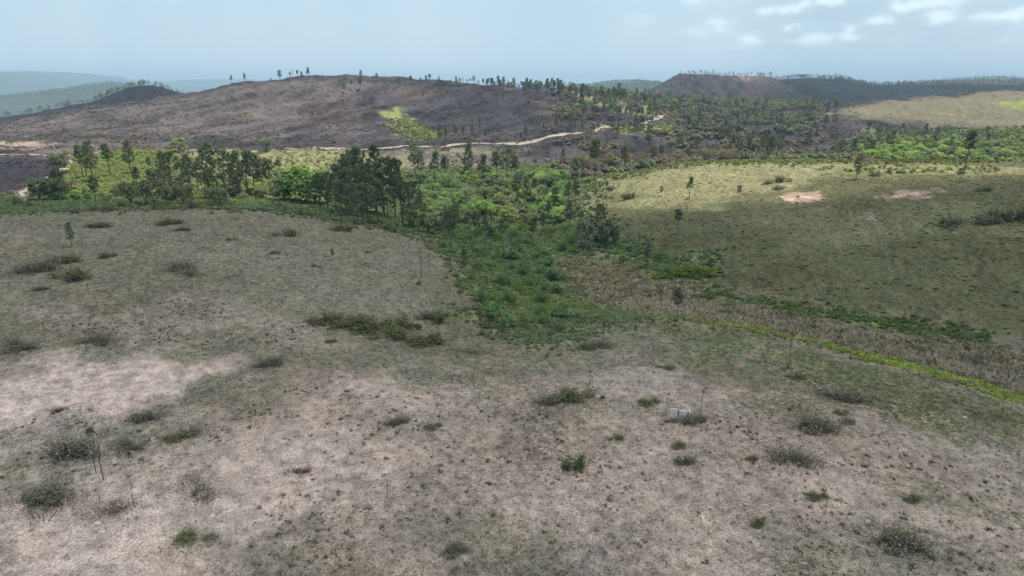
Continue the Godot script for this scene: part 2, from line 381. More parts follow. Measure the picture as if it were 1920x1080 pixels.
const BUSHES := [
	["grey", -33.0, -49.0, 5.0, 0.5],
	["grey", -30.7, -50.2, 2.6, 0.5],
	["grey", -32.9, -42.2, 3.4, 0.5],
	["grey", -31.5, -43.0, 3.9, 0.5],
	["grey", -31.0, -55.2, 3.0, 0.5],
	["grey", -25.7, -67.8, 3.6, 0.5],
	["grey", -45.0, -73.0, 4.9, 0.5],
	["grey", -53.8, -71.2, 4.5, 0.5],
	["grey", -10.3, -55.0, 2.5, 0.5],
	["grey", 4.3, -61.0, 3.8, 0.5],
	["grey", 16.2, -57.0, 2.7, 0.5],
	["grey", 26.1, -56.8, 4.9, 0.5],
	["grey", 22.9, -50.0, 4.4, 0.5],
	["grey", 34.9, -65.0, 4.8, 0.5],
	["grey", 23.9, -38.8, 4.3, 0.5],
	["grey", -4.0, -37.5, 2.2, 0.5],
	["grey", 10.9, -79.0, 4.0, 0.5],
	["grey", -4.8, -78.2, 5.7, 0.2],
	["grey", -72.6, -101.8, 7.0, 0.5],
	["grey", -51.6, -103.8, 4.9, 0.5],
	["grey", -47.8, -101.5, 3.7, 0.5],
	["green", -26.5, -51.8, 3.0, 0.3],
	["green", -20.5, -38.5, 2.6, 0.2],
	["green", -6.9, -54.8, 2.0, 0.3],
	["green", 6.1, -61.0, 3.8, 0.6],
	["green", 12.8, -60.8, 2.6, 0.4],
	["green", 8.8, -53.2, 1.4, 0.5],
	["green", 14.1, -56.5, 1.3, 0.3],
	["green", 16.6, -57.0, 2.0, 0.5],
	["green", 13.7, -51.8, 1.6, 0.5],
	["green", 13.7, -48.8, 1.8, 0.5],
	["green", 19.0, -49.8, 1.2, 0.6],
	["green", 21.9, -44.5, 1.8, 0.5],
	["green", 31.3, -60.8, 1.7, 0.5],
	["green", 16.7, -40.8, 1.4, 0.5],
	["green", 29.2, -44.5, 1.6, 0.5],
	["green", -20.4, -84.8, 6.2, 0.5],
	["green", -17.6, -84.2, 6.5, 0.5],
	["green", -23.1, -85.0, 4.9, 0.5],
	["green", -14.8, -82.0, 5.0, 0.5],
	["green", -11.0, -80.5, 5.2, 0.5],
	["green", -21.3, -77.5, 1.7, 0.5],
	["green", -63.6, -98.8, 5.7, 0.6],
	["green", -70.9, -108.2, 5.2, 0.6],
	["green", -65.1, -93.2, 2.1, 0.5],
	["green", -40.3, -116.5, 2.1, 0.5],
	["green", -69.5, -139.2, 5.3, 0.5],
	["green", -42.7, -131.8, 4.5, 0.6],
	["green", -36.0, -144.0, 5.0, 0.6],
	["green", -66.1, -111.8, 3.2, 0.6],
	["green", -80.8, -135.5, 5.1, 0.5],
	["green", -63.5, -133.0, 3.0, 0.5],
	["green", -25.4, -121.0, 1.5, 0.5],
	["green", 31.1, -70.2, 2.5, 0.4],
	["green", 16.8, -71.2, 2.4, 0.3],
	["green", -31.6, -109.2, 1.6, 0.5],
	["green", -51.5, -125.8, 1.7, 0.5],
	["green", 8.3, -79.2, 2.6, 0.5],
	["green", 30.9, -58.8, 2.0, 0.3],
	["compact", 4.7, -48.2, 2.0, 0.8],
	["compact", -14.9, -86.5, 3.4, 0.7],
	["compact", -10.8, -90.2, 3.5, 0.6],
	["compact", -10.2, -81.5, 3.4, 0.6],
	["compact", -13.2, -86.5, 2.5, 0.6],
	["twig", -22.5, -44.2, 4.0, 0.3],
	["twig", -16.2, -46.8, 2.0, 0.7],
	["twig", -26.6, -42.0, 3.9, 0.3],
	["twig", -39.2, -56.2, 1.5, 0.8],
	["scrub", 90.4, -142.5, 6.5, 0.6],
	["scrub", 97.4, -143.2, 6.9, 0.6],
	["scrub", 104.0, -143.5, 8.2, 0.7],
	["scrub", 107.5, -143.8, 8.3, 0.6],
	["scrub", 36.4, -212.5, 5.9, 0.7],
	["scrub", 75.5, -208.1, 3.0, 0.8],
	["scrub", 79.4, -208.1, 5.1, 0.7],
	["scrub", 74.9, -197.8, 4.2, 0.5],
	["scrub", 106.0, -206.8, 4.3, 0.6],
	["scrub", 117.8, -175.5, 3.9, 0.7],
	["scrub", 16.9, -155.5, 7.2, 0.6],
	["lime", 32.2, -130.5, 6.2, 0.5],
	["lime", 35.2, -130.2, 6.3, 0.5],
	["lime", 29.5, -129.8, 4.5, 0.4],
]
const TRACKS := [
	[1.0, -88.9, -372.2],
	[1.0, -112.6, -377.2],
	[1.0, -132.2, -369.0],
	[1.0, -153.8, -367.7],
	[1.0, -176.3, -369.0],
	[1.0, -194.4, -361.4],
	[1.0, -206.6, -354.4],
	[1.0, -220.2, -350.6],
	[1.0, -237.2, -352.5],
	[1.0, -267.9, -351.3],
	[2.0, -112.6, -377.2],
	[2.0, -95.1, -374.7],
	[2.0, -74.0, -381.7],
	[2.0, -57.3, -384.2],
	[2.0, -37.5, -386.7],
	[2.0, -17.6, -393.7],
	[2.0, 0.0, -400.7],
	[2.0, 12.1, -405.7],
	[2.0, 24.6, -414.0],
	[2.0, 36.1, -423.5],
	[2.0, 45.0, -433.6],
	[2.0, 57.0, -453.2],
	[2.0, 70.2, -462.7],
	[2.0, 81.9, -471.6],
	[2.0, 89.3, -479.8],
	[2.0, 94.7, -493.8],
	[2.0, 103.4, -508.3],
	[2.0, 122.6, -580.6],
	[2.0, 122.4, -594.5],
	[2.0, 112.4, -600.2],
	[2.0, 98.1, -607.8],
	[2.0, 83.3, -631.9],
	[3.0, -214.9, -346.2],
	[3.0, -204.4, -327.8],
	[3.0, -191.6, -305.0],
	[3.0, -185.4, -290.4],
	[3.0, -178.7, -274.0],
	[3.0, -172.1, -261.3],
	[3.0, -165.4, -245.5],
	[3.0, -157.7, -229.0],
	[3.0, -146.6, -210.0],
]
const HILL_PINES := [
	[-264.5, -692.0, 0.0],
	[-254.0, -691.4, 0.0],
	[-224.1, -681.9, 0.0],
	[-216.1, -678.7, 0.0],
	[-208.2, -678.7, 0.0],
	[-199.6, -680.0, 0.0],
	[-197.0, -679.4, 0.0],
	[-193.8, -678.7, 0.0],
	[-188.2, -678.1, 0.0],
	[-182.3, -678.1, 0.0],
	[-175.4, -678.1, 0.0],
	[-159.8, -678.7, 0.0],
	[-140.2, -679.4, 0.0],
	[-129.0, -682.5, 0.0],
	[-104.1, -681.9, 0.0],
	[-100.9, -683.2, 0.0],
	[-96.6, -684.4, 0.0],
	[-92.3, -686.3, 0.0],
	[-84.8, -685.7, 0.0],
	[-80.0, -687.6, 0.0],
	[-73.9, -686.3, 0.0],
	[-66.7, -689.5, 0.0],
	[-60.4, -692.0, 0.0],
	[-51.9, -692.0, 0.0],
	[-48.5, -693.9, 0.0],
	[-44.3, -691.4, 0.0],
	[-40.4, -693.3, 0.0],
	[-36.5, -695.8, 0.0],
	[-31.8, -692.7, 0.0],
	[-27.8, -695.2, 0.0],
	[-22.7, -693.3, 0.0],
	[-17.7, -696.5, 0.0],
	[-10.1, -696.5, 0.0],
	[-4.0, -694.6, 0.0],
	[3.5, -693.9, 0.0],
	[12.7, -695.8, 0.0],
	[20.1, -688.9, 0.0],
	[25.0, -687.0, 0.0],
	[32.3, -680.6, 0.0],
	[41.7, -672.4, 0.0],
	[48.7, -667.3, 0.0],
	[50.9, -664.2, 0.0],
	[16.4, -425.4, 1.0],
	[23.5, -422.2, 1.0],
	[26.9, -427.3, 1.0],
	[32.0, -423.5, 1.0],
	[38.8, -436.8, 1.0],
	[44.2, -441.8, 1.0],
	[48.3, -434.2, 1.0],
	[52.9, -440.6, 1.0],
	[57.9, -433.6, 1.0],
	[62.2, -418.4, 1.0],
	[71.9, -440.6, 1.0],
	[76.1, -417.1, 1.0],
	[18.4, -414.0, 1.0],
	[9.1, -407.6, 1.0],
	[4.5, -407.6, 1.0],
	[31.5, -462.7, 1.0],
	[50.0, -483.6, 1.0],
	[43.7, -472.9, 1.0],
	[55.9, -472.9, 1.0],
	[79.7, -491.2, 1.0],
	[76.6, -499.5, 1.0],
	[-38.1, -427.9, 1.0],
	[-35.2, -415.9, 1.0],
	[-31.5, -433.0, 1.0],
	[-26.4, -434.2, 1.0],
	[-22.2, -426.6, 1.0],
	[-17.4, -427.3, 1.0],
	[-13.0, -437.4, 1.0],
	[-19.7, -484.3, 1.0],
	[-142.0, -649.6, 1.0],
	[-136.5, -640.7, 1.0],
	[-146.3, -636.3, 1.0],
	[-77.6, -635.7, 1.0],
	[-42.6, -579.3, 1.0],
	[10.6, -576.1, 1.0],
	[8.0, -541.9, 1.0],
	[39.3, -533.7, 1.0],
	[-4.5, -613.5, 1.0],
	[-15.1, -588.8, 1.0],
	[-26.9, -612.9, 1.0],
	[-132.7, -583.1, 1.0],
	[-127.5, -541.3, 1.0],
	[-148.4, -529.2, 1.0],
	[-40.2, -416.5, 1.0],
	[65.6, -524.2, 1.0],
	[68.9, -505.2, 1.0],
	[79.8, -458.9, 1.0],
	[81.4, -479.2, 1.0],
	[39.6, -427.3, 1.0],
	[35.4, -434.9, 1.0],
]
const MARKS := [
	["rock", 74.4, -180.2, 9.3],
	["rock", 97.9, -173.0, 8.5],
	["rock_grey", 77.2, -152.5, 5.8],
	["board", 14.9, -57.2, 1.7],
	["stone", 8.2, -61.2, 0.7],
	["sticks", -30.9, -40.5, 2.2],
	["stump", -4.2, -112.2, 0.4],
]
const STONES := [
	[-32.1, -39.5, 0.4],
	[-31.5, -39.0, 0.5],
	[-25.2, -39.0, 0.3],
	[-23.0, -39.8, 0.3],
	[-22.8, -39.5, 0.3],
	[-20.1, -41.2, 0.4],
	[-22.9, -39.2, 0.3],
	[-29.9, -36.5, 0.3],
	[-27.4, -67.0, 0.3],
	[-17.9, -67.5, 0.3],
	[19.6, -49.8, 0.2],
	[44.0, -62.2, 0.4],
	[-17.1, -49.0, 0.3],
	[-27.1, -40.0, 0.5],
	[-26.4, -39.2, 0.4],
]
const ZONES := [
	["speckle", -26.1, -53.8, -23.9, -60.5, -17.5, -67.0, -14.8, -55.5, -17.3, -51.5, -22.6, -49.5],
	["speckle", -16.5, -62.8, 2.1, -62.5, 5.6, -46.5, 1.4, -39.8, -13.8, -39.5, -15.9, -52.5],
	["speckle", 4.0, -52.2, 28.1, -62.8, 39.8, -49.5, 29.8, -35.2, 1.2, -34.8],
	["speckle", -43.9, -55.0, -30.1, -57.8, -28.0, -47.0, -37.2, -45.2],
	["speckle", -18.1, -43.8, -10.2, -46.0, -8.9, -35.5, -16.1, -35.2],
	["speckle", -55.3, -80.5, -44.8, -89.8, -24.7, -85.8, -23.7, -73.2, -44.0, -71.8],
	["fleck", 31.5, -74.2, 39.5, -64.5, 46.9, -55.5, 31.1, -34.5, 12.9, -34.0, 13.5, -46.5, 22.4, -61.5],
	["fleck", -16.8, -64.0, 7.9, -69.0, 15.9, -56.0, 8.4, -40.0, -6.3, -46.2],
	["thicket", -38.7, -276.5, -13.3, -293.6, 18.5, -272.7, 21.1, -213.2, 14.0, -181.2, 0.0, -188.2, -11.7, -190.8, -19.9, -161.2, -26.1, -170.0],
	["undergrowth", -37.2, -151.2, -18.5, -149.5, -9.5, -122.0, -6.4, -101.8, 0.0, -89.5, 10.6, -95.0, 11.7, -123.2, 9.4, -151.8, 18.6, -149.8, 29.5, -129.8, 31.6, -139.8, 23.3, -158.2, 18.0, -179.5, 0.0, -188.2],
	["belt", -141.6, -200.0, -96.4, -191.8, -53.9, -196.5, -43.9, -179.5, -64.8, -267.6, -76.4, -252.4, -115.3, -241.7, -125.5, -226.5, -150.5, -220.1],
	["beltfront", -116.9, -155.8, -91.8, -158.0, -66.3, -167.0, -44.6, -161.5, -37.5, -152.2, -51.6, -187.8, -90.1, -179.0, -134.8, -188.0],
	["gully", -8.7, -123.5, -4.6, -95.5, 0.0, -84.0, 8.3, -85.8, 7.3, -91.8, -0.8, -94.5, -5.2, -109.0],
	["hillfoot", -249.5, -419.7, -202.6, -433.0, -125.5, -422.2, -114.8, -384.8, -176.7, -376.0, -223.6, -374.7],
	["hillface", -179.4, -484.9, -137.2, -584.4, 61.5, -598.9, 46.6, -450.1, -18.8, -422.2, -96.9, -407.0],
	["crestslope", -29.9, -684.4, 19.9, -682.5, 62.1, -654.0, 108.1, -614.1, 124.4, -604.6, 85.0, -610.3, 46.6, -636.9, -4.8, -657.8],
	["wall", -316.2, -425.4, -249.5, -419.7, -213.5, -352.5, -264.0, -353.2],
]
const FAR_HILLS := [
	["burnt", 190.0, -852.5, -1100.0, -25.1, -728.5, -1100.0, -13.2, -669.9, -1100.0, -2.3, -620.1, -1100.0, 6.3, -587.5, -1100.0, 19.5, -559.1, -1100.0, 27.2, -528.9, -1100.0, 25.7, -506.2, -1100.0, 14.9, -467.5, -1100.0, 3.2, -429.3, -1100.0, -15.6],
	["forest", 800.0, -2690.6, -3400.0, -48.6, -2286.9, -3400.0, -22.2, -2134.3, -3400.0, -3.0, -1982.6, -3400.0, 13.7, -1842.6, -3400.0, 37.5, -1734.1, -3400.0, 18.5, -1567.6, -3400.0, -34.2, -1348.0, -3400.0, -72.8],
	["blue", 2000.0, -6832.9, -7500.0, 205.2, -5752.9, -7500.0, 184.5, -5215.4, -7500.0, 158.5, -4895.3, -7500.0, 127.3, -4582.8, -7500.0, 49.0, -4161.4, -7500.0, -45.7, -3625.6, -7500.0, -130.4],
	["blue", 2200.0, -9861.2, -10000.0, 167.4, -6807.6, -10000.0, 208.9, -6013.4, -10000.0, 195.1, -5514.0, -10000.0, 146.5, -5088.9, -10000.0, 76.9, -3936.0, -10000.0, -14.0, -2631.4, -10000.0, -112.5],
	["blue", 1700.0, -7832.4, -12500.0, -7.0, -6910.5, -12500.0, 62.9, -5996.4, -12500.0, 97.8, -4811.4, -12500.0, 132.7, -3996.8, -12500.0, 106.6, -2366.0, -12500.0, 28.0, -91.2, -12500.0, -77.2],
	["forest", 500.0, 143.0, -2800.0, 4.4, 285.4, -2800.0, 26.0, 386.9, -2800.0, 37.8, 488.6, -2800.0, 39.7, 550.2, -2800.0, 31.9, 673.9, -2800.0, 10.3, 900.5, -2800.0, -11.3],
	["burnt", 260.0, 163.9, -1400.0, 2.4, 245.5, -1400.0, 11.3, 285.7, -1400.0, 22.1, 307.4, -1400.0, 34.8, 324.8, -1400.0, 47.5, 350.1, -1400.0, 48.5, 375.7, -1400.0, 46.5, 406.3, -1400.0, 44.6, 467.3, -1400.0, 43.6, 508.8, -1400.0, 35.8, 571.7, -1400.0, 20.2, 654.9, -1400.0, 8.3],
	["burnt_forest", 380.0, 510.2, -1750.0, 20.6, 623.3, -1750.0, 37.8, 711.4, -1750.0, 45.1, 763.0, -1750.0, 39.0, 815.0, -1750.0, 30.4, 942.8, -1750.0, 28.0, 1069.7, -1750.0, 30.4, 1516.7, -1750.0, 25.6],
	["burnt_forest", 520.0, 1120.0, -2400.0, 14.5, 1258.0, -2400.0, 28.0, 1378.6, -2400.0, 38.1, 1516.7, -2400.0, 46.4, 1673.3, -2400.0, 48.1, 2163.1, -2400.0, 41.4],
]

# ground cover: albedo r, g, b (linear), share of ground under grass tufts, height of the tufts, share under ferns
const COVER_KINDS := {
	"greygrass": [0.176, 0.153, 0.112, 0.75, 0.13, 0.0],
	"gravel": [0.287, 0.221, 0.187, 0.5, 0.12, 0.0],
	"sand": [0.425, 0.318, 0.270, 0.06, 0.10, 0.0],
	"green": [0.142, 0.142, 0.077, 0.9, 0.18, 0.0],
	"olive": [0.102, 0.097, 0.053, 0.5, 0.15, 0.0],
	"tan": [0.232, 0.214, 0.118, 0.6, 0.15, 0.0],
	"tan_green": [0.232, 0.220, 0.116, 0.8, 0.25, 0.05],
	"lime": [0.215, 0.240, 0.078, 0.7, 0.35, 0.55],
	"valley": [0.170, 0.212, 0.095, 0.5, 0.4, 0.6],
	"tallgrass": [0.264, 0.210, 0.128, 1.0, 0.5, 0.03],
	"burnt": [0.059, 0.050, 0.054, 0.16, 0.3, 0.0],
	"burnt_pale": [0.102, 0.083, 0.079, 0.2, 0.3, 0.0],
	"burnt_dark": [0.038, 0.034, 0.040, 0.12, 0.3, 0.0],
	"burnt_red": [0.090, 0.064, 0.056, 0.2, 0.3, 0.0],
	"pale_hill": [0.160, 0.142, 0.096, 0.8, 0.15, 0.0],
	"bright_fern": [0.290, 0.325, 0.060, 0.5, 0.25, 0.75],
	"fresh_strip": [0.110, 0.175, 0.050, 0.3, 0.4, 0.9],
	"scar": [0.33, 0.215, 0.170, 0.04, 0.1, 0.0],
	"path": [0.288, 0.192, 0.148, 0.0, 0.1, 0.0],
}

# how the variants of a kind look, for their labels
const LOOKS := {
	"pine_tree": ["round-crowned", "narrow", "wide-crowned", "long-stemmed", "spreading", "cone-crowned"],
	"hill_pine": ["round-crowned", "narrow", "wide-crowned", "long-stemmed", "spreading", "cone-crowned"],
	"leafy_tree": ["full", "yellowish", "deep-toned", "greyish", "lime-toned", "dull"],
	"dark_leafy_tree": ["deep-toned", "dense", "greyish", "dull"],
	"scorched_tree": ["rusty", "tawny", "greyish"],
	"brown_leafy_tree": ["rusty", "tawny", "greyish"],
}
const NU := 520
const NV := 430
const U_SPAN := 1.0
const V_NEAR := -1.62
const V_FAR := 2.46
const GU := 72
const GV := 90

var ground_height := PackedFloat32Array()
var cover := []          # six PackedFloat32Array, as in COVER_KINDS
var coarse := PackedFloat32Array()
var wobble := FastNoiseLite.new()
var fine := FastNoiseLite.new()
var names := {}
var mats := {}
var zones := {}
var shadow := true


func _ready() -> void:
	set_view_and_light()
	build_ground()
	build_far_hills()
	build_tracks()
	build_clouds()
	build_materials()
	build_trees()
	build_bushes()
	build_ground_plants()
	build_small_things()


# ------------------------------------------------------------------ camera, sky, sun
func set_view_and_light() -> void:
	var cam := Camera3D.new()
	cam.name = "camera"
	cam.fov = 44.5
	cam.near = 0.5
	cam.far = 30000.0
	cam.position = Vector3(0, EYE_HEIGHT, 0)
	cam.rotation_degrees = Vector3(-16.06, 0, 0)
	add_child(cam)
	cam.current = true
	var sun := DirectionalLight3D.new()
	sun.name = "sun"
	sun.light_energy = 1.12
	sun.light_color = Color(1.0, 0.965, 0.90)
	sun.light_angular_distance = 0.7
	sun.shadow_enabled = true
	sun.sky_mode = DirectionalLight3D.SKY_MODE_LIGHT_ONLY
	sun.look_at_from_position(SUN_TOWARDS * 100.0, Vector3.ZERO)
	add_child(sun)
	var sky_look := ProceduralSkyMaterial.new()
	sky_look.sky_top_color = Color(0.538, 0.660, 0.740)
	sky_look.sky_horizon_color = Color(0.650, 0.715, 0.745)
	sky_look.sky_curve = 0.12
	sky_look.ground_horizon_color = Color(0.560, 0.633, 0.679)
	sky_look.ground_bottom_color = Color(0.45, 0.43, 0.40)
	sky_look.sky_cover = cloud_cover()
	sky_look.sky_cover_modulate = Color(1, 1, 1, 1)
	var sky := Sky.new()
	sky.sky_material = sky_look
	var env := Environment.new()
	env.background_mode = Environment.BG_SKY
	env.sky = sky
	env.background_energy_multiplier = 1.0
	env.tonemap_mode = Environment.TONE_MAPPER_LINEAR
	env.tonemap_exposure = 1.7
	env.sdfgi_enabled = true
	env.ssao_enabled = true
	env.ssil_enabled = true
	env.fog_enabled = true
	env.fog_density = 0.00014
	env.fog_light_color = Color(0.79, 0.905, 1.0)
	var w := WorldEnvironment.new()
	w.name = "air"
	w.environment = env
	add_child(w)


func cloud_cover() -> ImageTexture:
	# thin veils all round and small fair-weather clouds in a belt low over the horizon
	var wide := 2048
	var high := 1024
	var im := Image.create(wide, high, false, Image.FORMAT_RGBA8)
	im.fill(Color(0, 0, 0, 0))
	var n := FastNoiseLite.new()
	n.seed = 11
	n.frequency = 1.0
	n.fractal_octaves = 5
	var puff := FastNoiseLite.new()
	puff.seed = 5
	puff.frequency = 1.0
	puff.fractal_octaves = 4
	for y in range(0, 512):
		var up := PI * (0.5 - (y + 0.5) / high)
		var k := tan(maxf(up, 0.01))
		for x in wide:
			var a := TAU * (x + 0.5) / wide
			var dir := Vector3(sin(a), 0, -cos(a))
			var dist := 1.0 / (k + 0.12)
			var p := dir * dist
			var veil := clampf(0.5 + 1.1 * n.get_noise_3d(dir.x * 4.5, up * 1.2, dir.z * 4.5), 0, 1)
			var v := 0.055 * veil
			# cumulus fields stand in some quarters of the sky, one of them ahead to the north-east
			var az := wrapf(a, -PI, PI)
			var field := maxf(smoothstep(0.02, 0.30, n.get_noise_3d(dir.x * 1.7 + 4.0, 9.0, dir.z * 1.7)) * smoothstep(0.8, 1.2, absf(az)), smoothstep(0.10, 0.34, az) * (1.0 - smoothstep(0.9, 1.2, az)))
			var reach := smoothstep(0.040, 0.058, up) * (1.0 - smoothstep(0.9, 1.3, up)) * field
			if reach > 0.0:
				var c := puff.get_noise_3d(a * 14.0, up * 40.0, 2.0) + 0.10 * sin(up * 160.0 + a * 3.0)
				v += reach * (0.17 * smoothstep(0.10, 0.36, c) + 0.04 * smoothstep(-0.25, 0.2, c))
			im.set_pixel(x, y, Color(1.0, 0.98, 0.95, clampf(v, 0, 1)))
	return ImageTexture.create_from_image(im)


# ------------------------------------------------------------------ helpers
func numbered(called: String) -> String:
	var k: int = names.get(called, 0)
	names[called] = k + 1
	return called if k == 0 else "%s_%03d" % [called, k]


func tag(o: Node, label: String, category: String, group := "", kind := "") -> void:
	if label:
		o.set_meta("label", label)
	if category:
		o.set_meta("category", category)
	if group:
		o.set_meta("group", group)
	if kind:
		o.set_meta("kind", kind)


func thing(called: String, at: Vector3, turn: float, size: Vector3) -> Node3D:
	var o := Node3D.new()
	o.name = numbered(called)
	o.transform = Transform3D(Basis(Vector3.UP, turn).scaled_local(size), at)
	add_child(o)
	return o


func part(called: String, mesh: Mesh, m: Material, parent: Node) -> MeshInstance3D:
	var o := MeshInstance3D.new()
	o.name = called
	o.mesh = mesh
	o.material_override = m
	parent.add_child(o, true)
	return o


func top(called: String, mesh: Mesh, m: Material) -> MeshInstance3D:
	return part(numbered(called), mesh, m, self)


class Shape:
	var v := PackedVector3Array()
	var c := PackedColorArray()

	func tri(a: Vector3, b: Vector3, d: Vector3, col: Color) -> void:
		v.append(a); v.append(b); v.append(d)
		c.append(col); c.append(col); c.append(col)

	func quad(a: Vector3, b: Vector3, d: Vector3, e: Vector3, col: Color) -> void:
		tri(a, b, d, col)
		tri(a, d, e, col)

	func tube(points: Array, radii: Array, sides: int, col: Color) -> void:
		var rings := []
		for i in points.size():
			var along: Vector3 = (points[mini(i + 1, points.size() - 1)] - points[maxi(i - 1, 0)]).normalized()
			var side := along.cross(Vector3(0.31, 0.17, 0.93)).normalized()
			var other := along.cross(side)
			var ring := []
			for s in sides:
				var a := TAU * s / sides
				ring.append(points[i] + (side * cos(a) + other * sin(a)) * radii[i])
			rings.append(ring)
		for i in points.size() - 1:
			for s in sides:
				var t := (s + 1) % sides
				quad(rings[i][s], rings[i][t], rings[i + 1][t], rings[i + 1][s], col)

	func leaf(at: Vector3, along: Vector3, across: Vector3, col: Color) -> void:
		tri(at - across, at + across, at + along, col)

	func made() -> ArrayMesh:
		var a := []
		a.resize(Mesh.ARRAY_MAX)
		a[Mesh.ARRAY_VERTEX] = v
		a[Mesh.ARRAY_COLOR] = c
		var m := ArrayMesh.new()
		m.add_surface_from_arrays(Mesh.PRIMITIVE_TRIANGLES, a)
		return m


func any_dir(r: RandomNumberGenerator) -> Vector3:
	var z := r.randf_range(-1, 1)
	var a := r.randf_range(0, TAU)
	var s := sqrt(1.0 - z * z)
	return Vector3(s * cos(a), z, s * sin(a))


func shade_of(c: Color, r: RandomNumberGenerator, spread := 0.25) -> Color:
	var k := r.randf_range(1.0 - spread, 1.0 + spread)
	var w := r.randf_range(-0.08, 0.08)
	return Color(c.r * k * (1.0 + w), c.g * k, c.b * k * (1.0 - w))


# ------------------------------------------------------------------ ground
func relief_weights() -> PackedFloat64Array:
	# thin-plate spline through the surveyed heights, in coordinates that widen with distance
	var n := RELIEF.size()
	var size := n + 3
	var m := []
	for i in n:
		var row := PackedFloat64Array()
		row.resize(size + 1)
		for j in n:
			row[j] = bend(u_of(RELIEF[i]) - u_of(RELIEF[j]), v_of(RELIEF[i]) - v_of(RELIEF[j]))
		row[i] += 0.004
		row[n] = 1.0
		row[n + 1] = u_of(RELIEF[i])
		row[n + 2] = v_of(RELIEF[i])
		row[size] = RELIEF[i][2]
		m.append(row)
	for k in 3:
		var row := PackedFloat64Array()
		row.resize(size + 1)
		for j in n:
			row[j] = [1.0, u_of(RELIEF[j]), v_of(RELIEF[j])][k]
		m.append(row)
	for i in size:
		var best := i
		for j in range(i + 1, size):
			if absf(m[j][i]) > absf(m[best][i]):
				best = j
		var swap: PackedFloat64Array = m[i]
		m[i] = m[best]
		m[best] = swap
		var top_row: PackedFloat64Array = m[i]
		for j in range(i + 1, size):
			var row: PackedFloat64Array = m[j]
			var f := row[i] / top_row[i]
			if f != 0.0:
				for k in range(i, size + 1):
					row[k] -= f * top_row[k]
				m[j] = row
	var w := PackedFloat64Array()
	w.resize(size)
	for i in range(size - 1, -1, -1):
		var s: float = m[i][size]
		for k in range(i + 1, size):
			s -= m[i][k] * w[k]
		w[i] = s / m[i][i]
	return w


func u_of(p: Array) -> float:
	return p[0] / (40.0 - p[1])


func v_of(p: Array) -> float:
	return log((40.0 - p[1]) / 100.0)


func bend(du: float, dv: float) -> float:
	var r := du * du + dv * dv
	return r * log(r) if r > 1e-12 else 0.0


func coarse_at(u: float, v: float) -> float:
	var a := clampf((u / U_SPAN * 0.5 + 0.5) * (GU - 1), 1.0, GU - 2.001)
	var b := clampf((v - V_NEAR) / (V_FAR - V_NEAR) * (GV - 1), 1.0, GV - 2.001)
	var i := int(a)
	var j := int(b)
	var s := a - i
	var t := b - j
	var rows := [0.0, 0.0, 0.0, 0.0]
	for q in 4:
		var k := (j + q - 1) * GU + i
		rows[q] = cubic_interpolate(coarse[k], coarse[k + 1], coarse[k - 1], coarse[mini(k + 2, coarse.size() - 1)], s)
	return cubic_interpolate(rows[1], rows[2], rows[0], rows[3], t)


